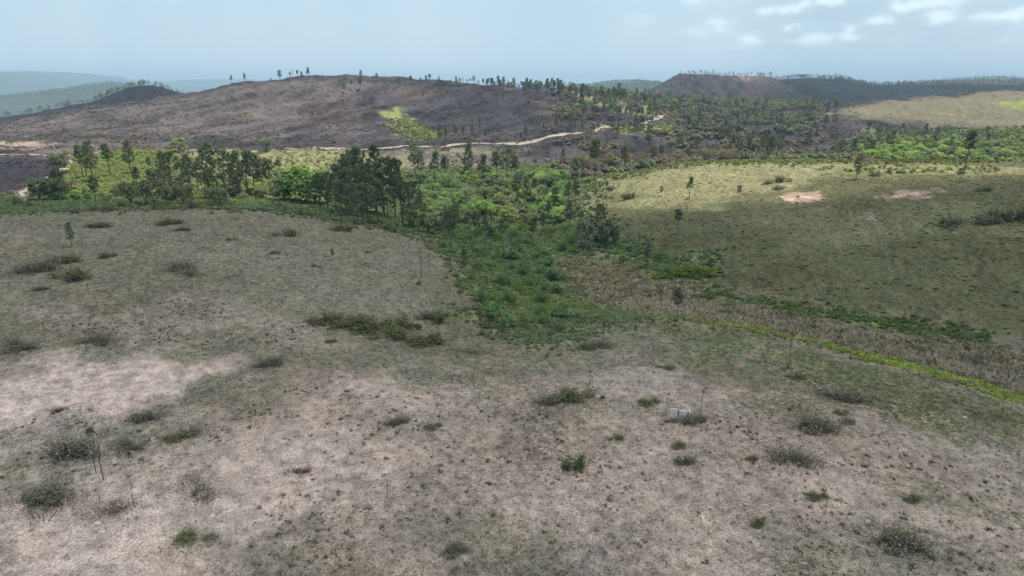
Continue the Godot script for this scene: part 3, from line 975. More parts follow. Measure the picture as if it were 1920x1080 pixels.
func build_ground() -> void:
	wobble.seed = 3
	wobble.frequency = 1.0
	wobble.fractal_octaves = 4
	fine.seed = 8
	fine.frequency = 1.0
	fine.fractal_octaves = 3
	var w := relief_weights()
	var n := RELIEF.size()
	var us := PackedFloat32Array()
	var vs := PackedFloat32Array()
	for p in RELIEF:
		us.append(u_of(p))
		vs.append(v_of(p))
	coarse.resize(GU * GV)
	for j in GV:
		var v := V_NEAR + (V_FAR - V_NEAR) * j / (GV - 1)
		for i in GU:
			var u := (2.0 * i / (GU - 1) - 1.0) * U_SPAN
			var h := w[n] + w[n + 1] * u + w[n + 2] * v
			for k in n:
				var du := u - us[k]
				var dv := v - vs[k]
				var r := du * du + dv * dv
				if r > 1e-12:
					h += w[k] * r * log(r)
			coarse[j * GU + i] = h
	ground_height.resize(NU * NV)
	var xs := PackedFloat32Array()
	var zs := PackedFloat32Array()
	xs.resize(NU * NV)
	zs.resize(NU * NV)
	for j in NV:
		var v := V_NEAR + (V_FAR - V_NEAR) * j / (NV - 1)
		var d := 100.0 * exp(v) - 40.0
		for i in NU:
			var u := (2.0 * i / (NU - 1) - 1.0) * U_SPAN
			var x := u * (d + 40.0)
			var k := j * NU + i
			var far := smoothstep(220.0, 420.0, d)
			var h := coarse_at(u, v)
			h += 0.16 * wobble.get_noise_2d(x * 0.10, d * 0.10) + 0.10 * fine.get_noise_2d(x * 0.45, d * 0.45)
			h += smoothstep(440.0, 560.0, d) * 3.4 * (0.2 - absf(wobble.get_noise_2d(x * 0.016 + 90.0, d * 0.007)))
			h += far * (2.6 * wobble.get_noise_2d(x * 0.022 + 50.0, d * 0.016) + 0.9 * fine.get_noise_2d(x * 0.07, d * 0.07))
			ground_height[k] = h
			xs[k] = x
			zs[k] = -d
	for q in 6:
		var a := PackedFloat32Array()
		a.resize(NU * NV)
		a.fill(COVER_KINDS["greygrass"][q])
		cover.append(a)
	for layer in COVER:
		spread_cover(layer, xs, zs)
	var vert := PackedVector3Array()
	var norm := PackedVector3Array()
	var cols := PackedColorArray()
	vert.resize(NU * NV)
	norm.resize(NU * NV)
	cols.resize(NU * NV)
	for k in NU * NV:
		vert[k] = Vector3(xs[k], ground_height[k], zs[k])
	for j in NV:
		for i in NU:
			var k := j * NU + i
			var a := vert[k + (1 if i < NU - 1 else 0)] - vert[k - (1 if i > 0 else 0)]
			var b := vert[k + (NU if j < NV - 1 else 0)] - vert[k - (NU if j > 0 else 0)]
			norm[k] = a.cross(b).normalized()
			var x := xs[k]
			var z := zs[k]
			# uneven growth and soil at several sizes
			var big := wobble.get_noise_2d(x * 0.035, z * 0.035)
			var mid := wobble.get_noise_2d(x * 0.16 + 9.0, z * 0.16)
			var small := fine.get_noise_2d(x * 0.9, z * 0.9)
			var g := 1.0 + 0.20 * big + 0.24 * mid + 0.34 * small
			var green := 0.5 * mid - 0.4 * big + 0.3 * wobble.get_noise_2d(x * 0.055 + 3.0, z * 0.10)
			var far := smoothstep(280.0, 400.0, -z)
			if far > 0.0 and cover[0][k] < 0.13:
				g += far * (0.75 * wobble.get_noise_2d(x * 0.05 + z * 0.02, z * 0.018) + 0.45 * fine.get_noise_2d(x * 0.22, z * 0.10) + 0.5 * wobble.get_noise_2d(x * 0.012 + 20.0, z * 0.009))
				g = maxf(g, 0.4)
			cols[k] = Color(cover[0][k] * g * (1.0 + 0.10 * green), cover[1][k] * g * (1.0 + 0.02 * green), cover[2][k] * g * (1.0 - 0.10 * green))
			cover[0][k] = cols[k].r
			cover[1][k] = cols[k].g
			cover[2][k] = cols[k].b
	var index := PackedInt32Array()
	index.resize((NU - 1) * (NV - 1) * 6)
	var at := 0
	for j in NV - 1:
		for i in NU - 1:
			var k := j * NU + i
			for q in [k, k + NU, k + 1, k + 1, k + NU, k + NU + 1]:
				index[at] = q
				at += 1
	var arrays := []
	arrays.resize(Mesh.ARRAY_MAX)
	arrays[Mesh.ARRAY_VERTEX] = vert
	arrays[Mesh.ARRAY_NORMAL] = norm
	arrays[Mesh.ARRAY_COLOR] = cols
	arrays[Mesh.ARRAY_INDEX] = index
	var mesh := ArrayMesh.new()
	mesh.add_surface_from_arrays(Mesh.PRIMITIVE_TRIANGLES, arrays)
	var soil := StandardMaterial3D.new()
	soil.resource_name = "soil"
	soil.vertex_color_use_as_albedo = true
	soil.roughness = 1.0
	soil.metallic_specular = 0.1
	soil.albedo_color = Color(1.33, 1.33, 1.33)
	soil.albedo_texture = grain_texture(1024, 21, 0.40)
	soil.heightmap_enabled = true
	soil.heightmap_texture = soil.albedo_texture
	soil.heightmap_scale = 5.0
	soil.uv1_triplanar = true
	soil.uv1_world_triplanar = true
	soil.uv1_scale = Vector3.ONE / 13.0
	soil.detail_enabled = true
	soil.detail_blend_mode = BaseMaterial3D.BLEND_MODE_MUL
	soil.detail_albedo = grain_texture(512, 77, 0.30)
	soil.detail_uv_layer = BaseMaterial3D.DETAIL_UV_2
	soil.uv2_triplanar = true
	soil.uv2_world_triplanar = true
	soil.uv2_scale = Vector3.ONE / 47.0
	mats["soil"] = soil
	var o := top("ground", mesh, soil)
	tag(o, "dry plateau, grassy valley and burnt hillside ground", "ground", "", "structure")


func grain_texture(size: int, seed_of: int, contrast: float) -> ImageTexture:
	# mottled soil, litter and small plants: even in the mean, no larger forms
	var a := FastNoiseLite.new()
	a.seed = seed_of
	a.frequency = 0.055
	a.fractal_octaves = 5
	a.fractal_gain = 0.62
	var b := FastNoiseLite.new()
	b.seed = seed_of + 1
	b.frequency = 0.16
	b.fractal_octaves = 2
	var one := a.get_seamless_image(size, size)
	var two := b.get_seamless_image(size, size)
	var im := Image.create(size, size, false, Image.FORMAT_RGB8)
	for y in size:
		for x in size:
			var k := (one.get_pixel(x, y).r - 0.5) * 2.0 + 0.9 * minf(0.0, two.get_pixel(x, y).r - 0.36) * 4.0
			var l := clampf(0.74 * (1.0 + contrast * k * 1.5), 0.08, 1.0)
			var c := Color(l, l, l)
			im.set_pixel(x, y, c.linear_to_srgb())
	return ImageTexture.create_from_image(im)


func spread_cover(layer: Array, xs: PackedFloat32Array, zs: PackedFloat32Array) -> void:
	var kind: Array = COVER_KINDS[layer[0]]
	var feather: float = layer[1]
	var wob: float = layer[2]
	var strength: float = layer[3]
	var pts := PackedVector2Array()
	var u0 := 9.0
	var u1 := -9.0
	var v0 := 9.0
	var v1 := -9.0
	for q in range(4, layer.size(), 2):
		var p := Vector2(layer[q], layer[q + 1])
		pts.append(p)
		var reach := feather + wob
		for s in [-reach, reach]:
			var far := maxf(40.0 - p.y + s, 5.0)
			v0 = minf(v0, log(far / 100.0))
			v1 = maxf(v1, log(far / 100.0))
			for t in [-reach, reach]:
				u0 = minf(u0, (p.x + s) / maxf(40.0 - p.y + t, 5.0))
				u1 = maxf(u1, (p.x + s) / maxf(40.0 - p.y + t, 5.0))
	var i0 := clampi(int((u0 / U_SPAN * 0.5 + 0.5) * (NU - 1)) - 1, 0, NU - 1)
	var i1 := clampi(int((u1 / U_SPAN * 0.5 + 0.5) * (NU - 1)) + 2, 0, NU - 1)
	var j0 := clampi(int((v0 - V_NEAR) / (V_FAR - V_NEAR) * (NV - 1)) - 1, 0, NV - 1)
	var j1 := clampi(int((v1 - V_NEAR) / (V_FAR - V_NEAR) * (NV - 1)) + 2, 0, NV - 1)
	var n := pts.size()
	var f := 0.8 / maxf(wob, 0.3)
	for j in range(j0, j1 + 1):
		for i in range(i0, i1 + 1):
			var k := j * NU + i
			var p := Vector2(xs[k], zs[k])
			var near := 1e9
			for q in n:
				near = minf(near, p.distance_squared_to(Geometry2D.get_closest_point_to_segment(p, pts[q], pts[(q + 1) % n])))
			var sd := sqrt(near) * (1.0 if Geometry2D.is_point_in_polygon(p, pts) else -1.0)
			if sd < -feather - wob:
				continue
			sd += wob * 1.6 * wobble.get_noise_2d(p.x * f * 0.5, p.y * f * 0.5) + wob * 0.5 * fine.get_noise_2d(p.x * f * 2.5, p.y * f * 2.5)
			var t := smoothstep(-feather, feather, sd) * strength
			if t > 0.0:
				for c in 6:
					cover[c][k] = lerpf(cover[c][k], kind[c], t)


func lattice(x: float, z: float) -> Vector2:
	var far := 40.0 - z
	return Vector2(clampf((x / far / U_SPAN * 0.5 + 0.5) * (NU - 1), 0, NU - 1.001), clampf((log(far / 100.0) - V_NEAR) / (V_FAR - V_NEAR) * (NV - 1), 0, NV - 1.001))


func ground_y(x: float, z: float) -> float:
	var p := lattice(x, z)
	var i := int(p.x)
	var j := int(p.y)
	var s := p.x - i
	var t := p.y - j
	var k := j * NU + i
	return lerpf(lerpf(ground_height[k], ground_height[k + 1], s), lerpf(ground_height[k + NU], ground_height[k + NU + 1], s), t)


func on_ground(x: float, z: float, sink := 0.0) -> Vector3:
	return Vector3(x, ground_y(x, z) - sink, z)


func cover_at(x: float, z: float) -> int:
	var p := lattice(x, z)
	return int(p.y) * NU + int(p.x)


# ------------------------------------------------------------------ far hills, tracks, clouds
func leaf_look(called: String, glow := 0.25) -> StandardMaterial3D:
	var m := StandardMaterial3D.new()
	m.resource_name = called
	m.vertex_color_use_as_albedo = true
	m.roughness = 0.85
	m.metallic_specular = 0.25
	m.cull_mode = BaseMaterial3D.CULL_DISABLED
	if glow > 0.0:
		m.backlight_enabled = true
		m.backlight = Color(glow, glow, glow * 0.6)
	return m


func build_materials() -> void:
	mats["needles"] = leaf_look("needles", 0.7)
	mats["leaves"] = leaf_look("leaves", 0.8)
	mats["grass"] = leaf_look("grass", 0.4)
	mats["bark"] = leaf_look("bark", 0.0)
	mats["rock"] = leaf_look("rock", 0.0)
	mats["rock"].albedo_texture = grain_texture(256, 55, 0.35)
	mats["rock"].albedo_color = Color(1.15, 1.15, 1.15)
	mats["rock"].uv1_triplanar = true
	mats["rock"].uv1_scale = Vector3.ONE * 0.45


func build_far_hills() -> void:
	var plain := PlaneMesh.new()
	plain.size = Vector2(34000, 14000)
	var pm := StandardMaterial3D.new()
	pm.albedo_color = Color(0.045, 0.055, 0.038).linear_to_srgb()
	pm.roughness = 1.0
	var po := top("plain", plain, pm)
	po.position = Vector3(0, -42, -7000 - 1000)
	tag(po, "wooded plain stretching to the horizon", "plain", "", "structure")
	var looks := {
		"burnt": ["bare burnt hill", Color(0.034, 0.030, 0.038), Color(0.082, 0.058, 0.054)],
		"forest": ["forested hill beyond the burnt slope", Color(0.042, 0.056, 0.038), Color(0.072, 0.086, 0.052)],
		"burnt_forest": ["long burnt ridge with scattered pines", Color(0.062, 0.058, 0.052), Color(0.10, 0.085, 0.07)],
		"blue": ["distant hazy blue ridge", Color(0.05, 0.07, 0.045), Color(0.07, 0.085, 0.05)],
	}
	var m := leaf_look("hill soil", 0.0)
	m.roughness = 1.0
	var mini := small_pine(70)
	var needle := leaf_look("distant needles", 0.4)
	mats["distant"] = needle
	var r := RandomNumberGenerator.new()
	r.seed = 404
	var hill_labels := ["dark burnt knoll with a few trees behind the long burnt hill", "green forested hill in front of the blue ridges", "nearest hazy blue ridge with a sloping end", "middle hazy blue ridge, long and even", "farthest and palest blue ridge low on the horizon", "low forested hill beside the flat-topped burnt hill", "flat-topped burnt hill with a bare pink shoulder", "long dark burnt ridge with pines behind the flat-topped hill", "far ridge with pines beyond the pale grassy hill"]
	var wood_labels := ["few pines on the dark burnt knoll", "forest covering the green hill before the blue ridges", "", "", "", "forest covering the low hill beside the flat-topped hill", "thin line of pines on top of the flat-topped burnt hill", "pine forest along the long dark burnt ridge", "pine forest on the far ridge beyond the pale hill"]
	var number := -1
	for h in FAR_HILLS:
		number += 1
		var look: Array = looks[h[0]]
		var wide: float = h[1]
		var ridge := []
		for q in range(2, h.size(), 3):
			ridge.append(Vector3(h[q], h[q + 2], h[q + 1]))
		var across := 26
		var along := 150
		var base := -44.0
		var grid := []
		for i in along + 1:
			var t := float(i) / along * (ridge.size() - 1)
			var k := mini_int(int(t), ridge.size() - 2)
			var s := t - k
			var before: Vector3 = ridge[maxi(k - 1, 0)]
			var after: Vector3 = ridge[mini_int(k + 2, ridge.size() - 1)]
			var p: Vector3 = ridge[k].cubic_interpolate(ridge[k + 1], before, after, s)
			var row := []
			for j in across + 1:
				var q := 2.0 * j / across - 1.0
				var shape := pow(1.0 - q * q, 1.35)
				var f := 9.0 / wide
				var rough := 1.0 - exp(-3.0 * absf(q))
				var y := base + (p.y - base) * shape * (1.0 + 0.26 * rough * wobble.get_noise_2d(p.x * f, (q * wide + p.z) * f * 1.2))
				row.append(Vector3(p.x + q * wide * 0.15, y, p.z + q * wide))
			grid.append(row)
		var sh := Shape.new()
		for i in along:
			for j in across:
				var a: Vector3 = grid[i][j]
				var n := 0.5 + 0.9 * wobble.get_noise_2d(a.x * 14.0 / wide, a.z * 14.0 / wide) + 0.3 * fine.get_noise_2d(a.x * 60.0 / wide, a.z * 60.0 / wide)
				var c: Color = look[1].lerp(look[2], clampf(n, 0, 1))
				if h[0] == "burnt" and a.x > 0.0:
					# bare pink earth on the shoulder of the flat-topped hill
					c = c.lerp(Color(0.22, 0.145, 0.12), clampf(1.6 - 18.0 * absf(float(i) / along - 0.70), 0, 1) * clampf(1.3 - 5.0 * absf(float(j) / across - 0.54), 0, 1))
				sh.quad(grid[i][j], grid[i + 1][j], grid[i + 1][j + 1], grid[i][j + 1], c)
		var o := top("hill", sh.made(), m)
		tag(o, hill_labels[number], "hill", "", "structure")
		if h[0] == "blue":
			continue
		# woods on it
		var count: int = {"burnt": 260, "forest": 2600, "burnt_forest": 1500}[h[0]]
		var spots := []
		var tints := []
		for q in count:
			var i := r.randf() * (along - 1)
			var j := 0.0
			if h[0] == "burnt":
				j = across * r.randf_range(0.48, 0.62)
			else:
				j = across * r.randf_range(0.42, 0.88)
			var i0 := int(i)
			var j0 := int(j)
			var a: Vector3 = grid[i0][j0].lerp(grid[i0 + 1][j0], i - i0)
			var b: Vector3 = grid[i0][mini_int(j0 + 1, across)].lerp(grid[i0 + 1][mini_int(j0 + 1, across)], i - i0)
			var s := r.randf_range(0.7, 1.3) * (1.0 if h[0] != "burnt" else 0.85)
			spots.append(Transform3D(Basis(Vector3.UP, r.randf() * TAU).scaled_local(Vector3(s, s * r.randf_range(0.8, 1.2), s)), a.lerp(b, j - j0) - Vector3(0, 0.4, 0)))
			tints.append(shade_of(Color(1, 1, 1), r, 0.3))
		var woods := copies(numbered("forest"), mini, needle, spots, tints)
		tag(woods, wood_labels[number], "forest", "", "stuff")


func mini_int(a: int, b: int) -> int:
	return a if a < b else b


func copies(called: String, mesh: Mesh, m: Material, spots: Array, tints: Array) -> MultiMeshInstance3D:
	var mm := MultiMesh.new()
	mm.transform_format = MultiMesh.TRANSFORM_3D
	mm.use_colors = true
	mm.mesh = mesh
	mm.instance_count = spots.size()
	for i in spots.size():
		mm.set_instance_transform(i, spots[i])
		mm.set_instance_color(i, tints[i])
	var o := MultiMeshInstance3D.new()
	o.name = called
	o.multimesh = mm
	o.material_override = m
	add_child(o)
	return o


func build_tracks() -> void:
	var m := leaf_look("dry earth track", 0.0)
	m.roughness = 1.0
	for which in [1.0, 2.0, 3.0]:
		var curve := Curve3D.new()
		var pts := []
		for p in TRACKS:
			if p[0] == which:
				pts.append(Vector3(p[1], 0, p[2]))
		for i in pts.size():
			var t: Vector3 = (pts[mini_int(i + 1, pts.size() - 1)] - pts[maxi(i - 1, 0)]) / 6.0
			curve.add_point(pts[i], -t, t)
		var sh := Shape.new()
		var steps := int(curve.get_baked_length() / 2.0)
		var last := []
		var half: float = {1.0: 1.4, 2.0: 2.7, 3.0: 1.8}[which]
		for i in steps + 1:
			var a := curve.sample_baked(curve.get_baked_length() * i / steps)
			var b := curve.sample_baked(minf(curve.get_baked_length(), curve.get_baked_length() * i / steps + 1.0))
			var c := curve.sample_baked(maxf(0.0, curve.get_baked_length() * i / steps - 1.0))
			var dir := (b - c).normalized()
			var side := Vector3(-dir.z, 0, dir.x)
			var row := []
			for q in 7:
				var s := (q / 3.0 - 1.0) * half * (1.0 + 0.2 * wobble.get_noise_2d(i * 0.13 + which * 40.0, q * 0.6))
				var p := a + side * s
				row.append(on_ground(p.x, p.z, -0.10 - 0.05 * (1.0 - absf(q / 3.0 - 1.0))))
			if last:
				for q in 6:
					var k := 1.0 + 0.25 * fine.get_noise_2d(i * 0.5, q * 1.3) + (0.12 if q in [1, 4] else 0.0)
					sh.quad(last[q], row[q], row[q + 1], last[q + 1], Color(0.31 * k, 0.25 * k, 0.205 * k))
			last = row
		var o := top("dirt_track", sh.made(), m)
		tag(o, {1.0: "faint dirt track across the burnt flat", 2.0: "pale dirt track winding below the burnt hill", 3.0: "white sandy track through the burnt scrub"}[which], "track", "", "structure")


func build_clouds() -> void:
	# fair-weather clouds overhead, high above the frame: they shade the plateau and the far ridge
	var m := StandardMaterial3D.new()
	m.resource_name = "cloud"
	m.vertex_color_use_as_albedo = true
	m.transparency = BaseMaterial3D.TRANSPARENCY_ALPHA
	m.roughness = 1.0
	m.metallic_specular = 0.0
	m.cull_mode = BaseMaterial3D.CULL_DISABLED
	var sun := SUN_TOWARDS.normalized()
	# middle of the shadow on the ground, half sizes, height of the cloud base
	for c in [[Vector3(10, 0, 5), 440.0, 222.0, 900.0, 0.42, 1.0], [Vector3(940, 20, -1480), 500.0, 430.0, 1000.0, 0.62, 2.0], [Vector3(-560, 0, -1060), 300.0, 150.0, 950.0, 0.55, 3.0]]:
		var centre: Vector3 = c[0] + sun * (c[3] / sun.y)
		var sh_v := PackedVector3Array()
		var sh_c := PackedColorArray()
		var idx := PackedInt32Array()
		var na := 72
		var nr := 26
		for side in 2:
			var first := sh_v.size()
			for j in nr + 1:
				for i in na:
					var a := TAU * i / na
					var t := float(j) / nr
					var edge := 1.0 + 0.22 * wobble.get_noise_2d(cos(a) * 1.6 + c[5] * 7.0, sin(a) * 1.6) + 0.08 * fine.get_noise_2d(cos(a) * 5.0, sin(a) * 5.0 + c[5])
					# squarish plan, so that the shade has a long even front
					var box := 1.0 / pow(pow(absf(cos(a)), 4.0) + pow(absf(sin(a)), 4.0), 0.25)
					var x: float = cos(a) * t * edge * box * c[1]
					var z: float = sin(a) * t * edge * box * c[2]
					var thick := pow(maxf(0.0, 1.0 - t * t), 0.6)
					var puff := 0.6 + 0.5 * wobble.get_noise_2d(x * 0.012, z * 0.012 + c[5] * 3.0) + 0.2 * fine.get_noise_2d(x * 0.04, z * 0.04)
					var y: float = (150.0 * thick * puff) if side == 1 else -8.0 * thick * puff
					sh_v.append(Vector3(x, y, z))
					var soft := 1.0 - smoothstep(0.88, 1.0, t + 0.05 * fine.get_noise_2d(x * 0.02, z * 0.02))
					sh_c.append(Color(0.92, 0.92, 0.92, c[4] * soft))
			for j in nr:
				for i in na:
					var k := first + j * na + i
					var k2 := first + j * na + (i + 1) % na
					for q in [k, k2, k2 + na, k, k2 + na, k + na]:
						idx.append(q)
		var arrays := []
		arrays.resize(Mesh.ARRAY_MAX)
		arrays[Mesh.ARRAY_VERTEX] = sh_v
		arrays[Mesh.ARRAY_COLOR] = sh_c
		arrays[Mesh.ARRAY_INDEX] = idx
		var mesh := ArrayMesh.new()
		mesh.add_surface_from_arrays(Mesh.PRIMITIVE_TRIANGLES, arrays)
		var o := top("cloud", mesh, m)
		o.position = centre
		tag(o, ["", "broad white cloud overhead shading the plateau", "white cloud over the far dark ridge", "white cloud over the dark hill beside the blue ridges"][int(c[5])], "cloud", "clouds overhead")


# ------------------------------------------------------------------ trees
func clump(sh: Shape, r: RandomNumberGenerator, at: Vector3, size: float, count: int, c: Color, wide := 0.2, up := 0.25) -> void:
	for q in count:
		var d := (any_dir(r) + Vector3(0, up, 0)).normalized()
		var s := d.cross(any_dir(r)).normalized()
		var l := size * r.randf_range(0.6, 1.1)
		var from := at + d * size * 0.1
		sh.leaf(from, d * l, s * l * wide, shade_of(c, r, 0.18))


func pine(seed_of: int, h: float, bare: float, spread: float, cone: float, tint: Color, limbs := 20, dead := false) -> Array:
	var r := RandomNumberGenerator.new()
	r.seed = seed_of
	var wood := Shape.new()
	var crown := Shape.new()
	var bark := Color(0.13, 0.10, 0.085) if not dead else Color(0.12, 0.10, 0.10)
	var lean := Vector3(r.randf_range(-0.05, 0.05), 0, r.randf_range(-0.05, 0.05))
	var pts := []
	var rad := []
	for i in 7:
		var t := i / 6.0
		pts.append(Vector3(0, h * t - 0.3 * (1.0 - t), 0) + lean * h * t * t + Vector3(r.randf_range(-1, 1), 0, r.randf_range(-1, 1)) * 0.012 * h * t)
		rad.append(lerpf(0.016 * h + 0.03, 0.025, t))
	wood.tube(pts, rad, 6, bark)
	for i in limbs:
		var t := (i + r.randf_range(-0.4, 0.4)) / limbs
		t = clampf(t, 0.0, 0.98)
		var y := bare + (1.0 - bare) * t
		var root: Vector3 = pts[int(y * 6)].lerp(pts[mini_int(int(y * 6) + 1, 6)], y * 6 - int(y * 6))
		var a := i * 2.4 + r.randf_range(-0.7, 0.7)
		var round_ := sqrt(maxf(0.0, 1.0 - pow(2.0 * t - 0.75, 2.0) * 0.62))
		var len := spread * h * lerpf(round_, 1.05 - 0.85 * t, cone) * r.randf_range(0.55, 1.15)
		var lift := r.randf_range(0.05, 0.6) + 0.5 * t
		var dir := Vector3(cos(a), lift, sin(a)).normalized()
		var tip := root + dir * len
		var bow := root.lerp(tip, 0.5) + Vector3(0, -0.06 * len, 0)
		wood.tube([root, bow, tip], [0.006 * h + 0.01, 0.004 * h + 0.008, 0.01], 3, bark)
		if dead:
			for q in 3:
				var from := bow.lerp(tip, r.randf())
				wood.tube([from, from + (dir + any_dir(r) * 0.9).normalized() * len * 0.45], [0.012, 0.006], 3, bark)
			if r.randf() < 0.75:
				clump(crown, r, tip, 0.035 * h + 0.1, 5, tint, 0.12)
			continue
		var tone := shade_of(tint, r, 0.28)
		var size := 0.055 * h * r.randf_range(0.8, 1.3)
		clump(crown, r, tip, size, 26, tone, 0.21)
		clump(crown, r, bow.lerp(tip, 0.45) + any_dir(r) * size * 0.5, size * 0.9, 20, tone, 0.21)
		if len > 0.1 * h:
			var side := dir.cross(Vector3.UP).normalized() * len * 0.32 * (1 if r.randf() < 0.5 else -1)
			var twig := bow.lerp(tip, 0.3) + side + Vector3(0, 0.05 * len, 0)
			wood.tube([bow, twig], [0.003 * h + 0.006, 0.008], 3, bark)
			clump(crown, r, twig, size * 0.9, 20, tone, 0.21)
	if not dead:
		clump(crown, r, pts[6], 0.05 * h, 22, tint, 0.2, 0.6)
	return [wood.made(), crown.made()]


func leafy(seed_of: int, h: float, wide: float, tint: Color, blobs := 11, low := 0.25, leaf_size := 0.34, each := 70) -> Array:
	var r := RandomNumberGenerator.new()
	r.seed = seed_of
	var wood := Shape.new()
	var crown := Shape.new()
	var bark := Color(0.15, 0.125, 0.10)
	var fork := Vector3(r.randf_range(-0.1, 0.1), h * low * 0.8, r.randf_range(-0.1, 0.1))
	wood.tube([Vector3(0, -0.3, 0), fork], [0.022 * h + 0.03, 0.016 * h + 0.02], 6, bark)
	for b in blobs:
		var a := b * 2.4 + r.randf_range(-0.5, 0.5)
		var t := (b + 0.5) / blobs
		var y := h * lerpf(low + 0.08, 0.86, pow(t, 0.8))
		var out_ := wide * 0.5 * sqrt(maxf(0.05, 1.0 - pow((t - 0.35) / 0.75, 2.0))) * r.randf_range(0.35, 0.95)
		var at := Vector3(cos(a) * out_, y, sin(a) * out_)
		wood.tube([fork, fork.lerp(at, 0.5) + Vector3(0, 0.06 * h, 0), at], [0.010 * h + 0.012, 0.007 * h + 0.008, 0.01], 3, bark)
		var size := wide * r.randf_range(0.15, 0.27)
		var tone := shade_of(tint, r, 0.3)
		for q in each:
			var d := any_dir(r)
			d.y = absf(d.y) * 0.8 - 0.12
			var p := at + d * size * pow(r.randf(), 0.18)
			var n := (d * 0.7 + Vector3(0, 0.75, 0) + any_dir(r) * 0.6).normalized()
			var s := n.cross(any_dir(r)).normalized()
			var l := leaf_size * r.randf_range(0.6, 1.2)
			var e := n.cross(s) * l
			sh_leaf(crown, p, e, s * l * 0.42, shade_of(tone, r, 0.2))
	return [wood.made(), crown.made()]


func sh_leaf(sh: Shape, at: Vector3, along: Vector3, across: Vector3, c: Color) -> void:
	sh.tri(at, at + along * 0.5 + across, at + along, c)
	sh.tri(at, at + along, at + along * 0.5 - across, c)


func small_pine(seed_of: int) -> ArrayMesh:
	var r := RandomNumberGenerator.new()
	r.seed = seed_of
	var sh := Shape.new()
	var h := 9.0
	sh.tube([Vector3(0, -1, 0), Vector3(0.15, h * 0.5, 0), Vector3(0.1, h * 0.95, 0.1)], [0.16, 0.12, 0.04], 4, Color(0.12, 0.10, 0.09))
	for i in 13:
		var t := i / 12.0
		var a := i * 2.4
		var p := Vector3(cos(a), 0, sin(a)) * h * 0.22 * (1.1 - t * t) * r.randf_range(0.5, 1.2) + Vector3(0, h * (0.45 + 0.52 * t), 0)
		clump(sh, r, p, 0.09 * h, 12, shade_of(Color(0.182, 0.200, 0.135), r, 0.3), 0.24)
	return sh.made()


func put_tree(called: String, kinds: Array, which: int, p: Vector3, scale_: float, turn: float, label: String, category: String, group: String, m := "needles") -> void:
	which = which % kinds.size()
	var k: Array = kinds[which]
	var s := scale_
	var size := "small " if s < 0.62 else "tall " if s > 1.02 else ""
	if LOOKS.has(called):
		label = size + LOOKS[called][which] + " " + label
	else:
		label = size + label
	var o := thing(called, p, turn, Vector3(s, s, s))
	part("trunk", k[0], mats["bark"], o)
	part("crown", k[1], mats[m], o)
	tag(o, label, category, group)


func zone_list(called: String) -> Array:
	var found := []
	for z in ZONES:
		if z[0] == called:
			var pts := PackedVector2Array()
			for q in range(1, z.size(), 2):
				pts.append(Vector2(z[q], z[q + 1]))
			found.append(pts)
	return found


func in_zone(pts: PackedVector2Array, r: RandomNumberGenerator) -> Vector2:
	var lo := pts[0]
	var hi := pts[0]
	for p in pts:
		lo = lo.min(p)
		hi = hi.max(p)
	for q in 60:
		var p := Vector2(r.randf_range(lo.x, hi.x), r.randf_range(lo.y, hi.y))
		if Geometry2D.is_point_in_polygon(p, pts):
			return p
	return pts[0]


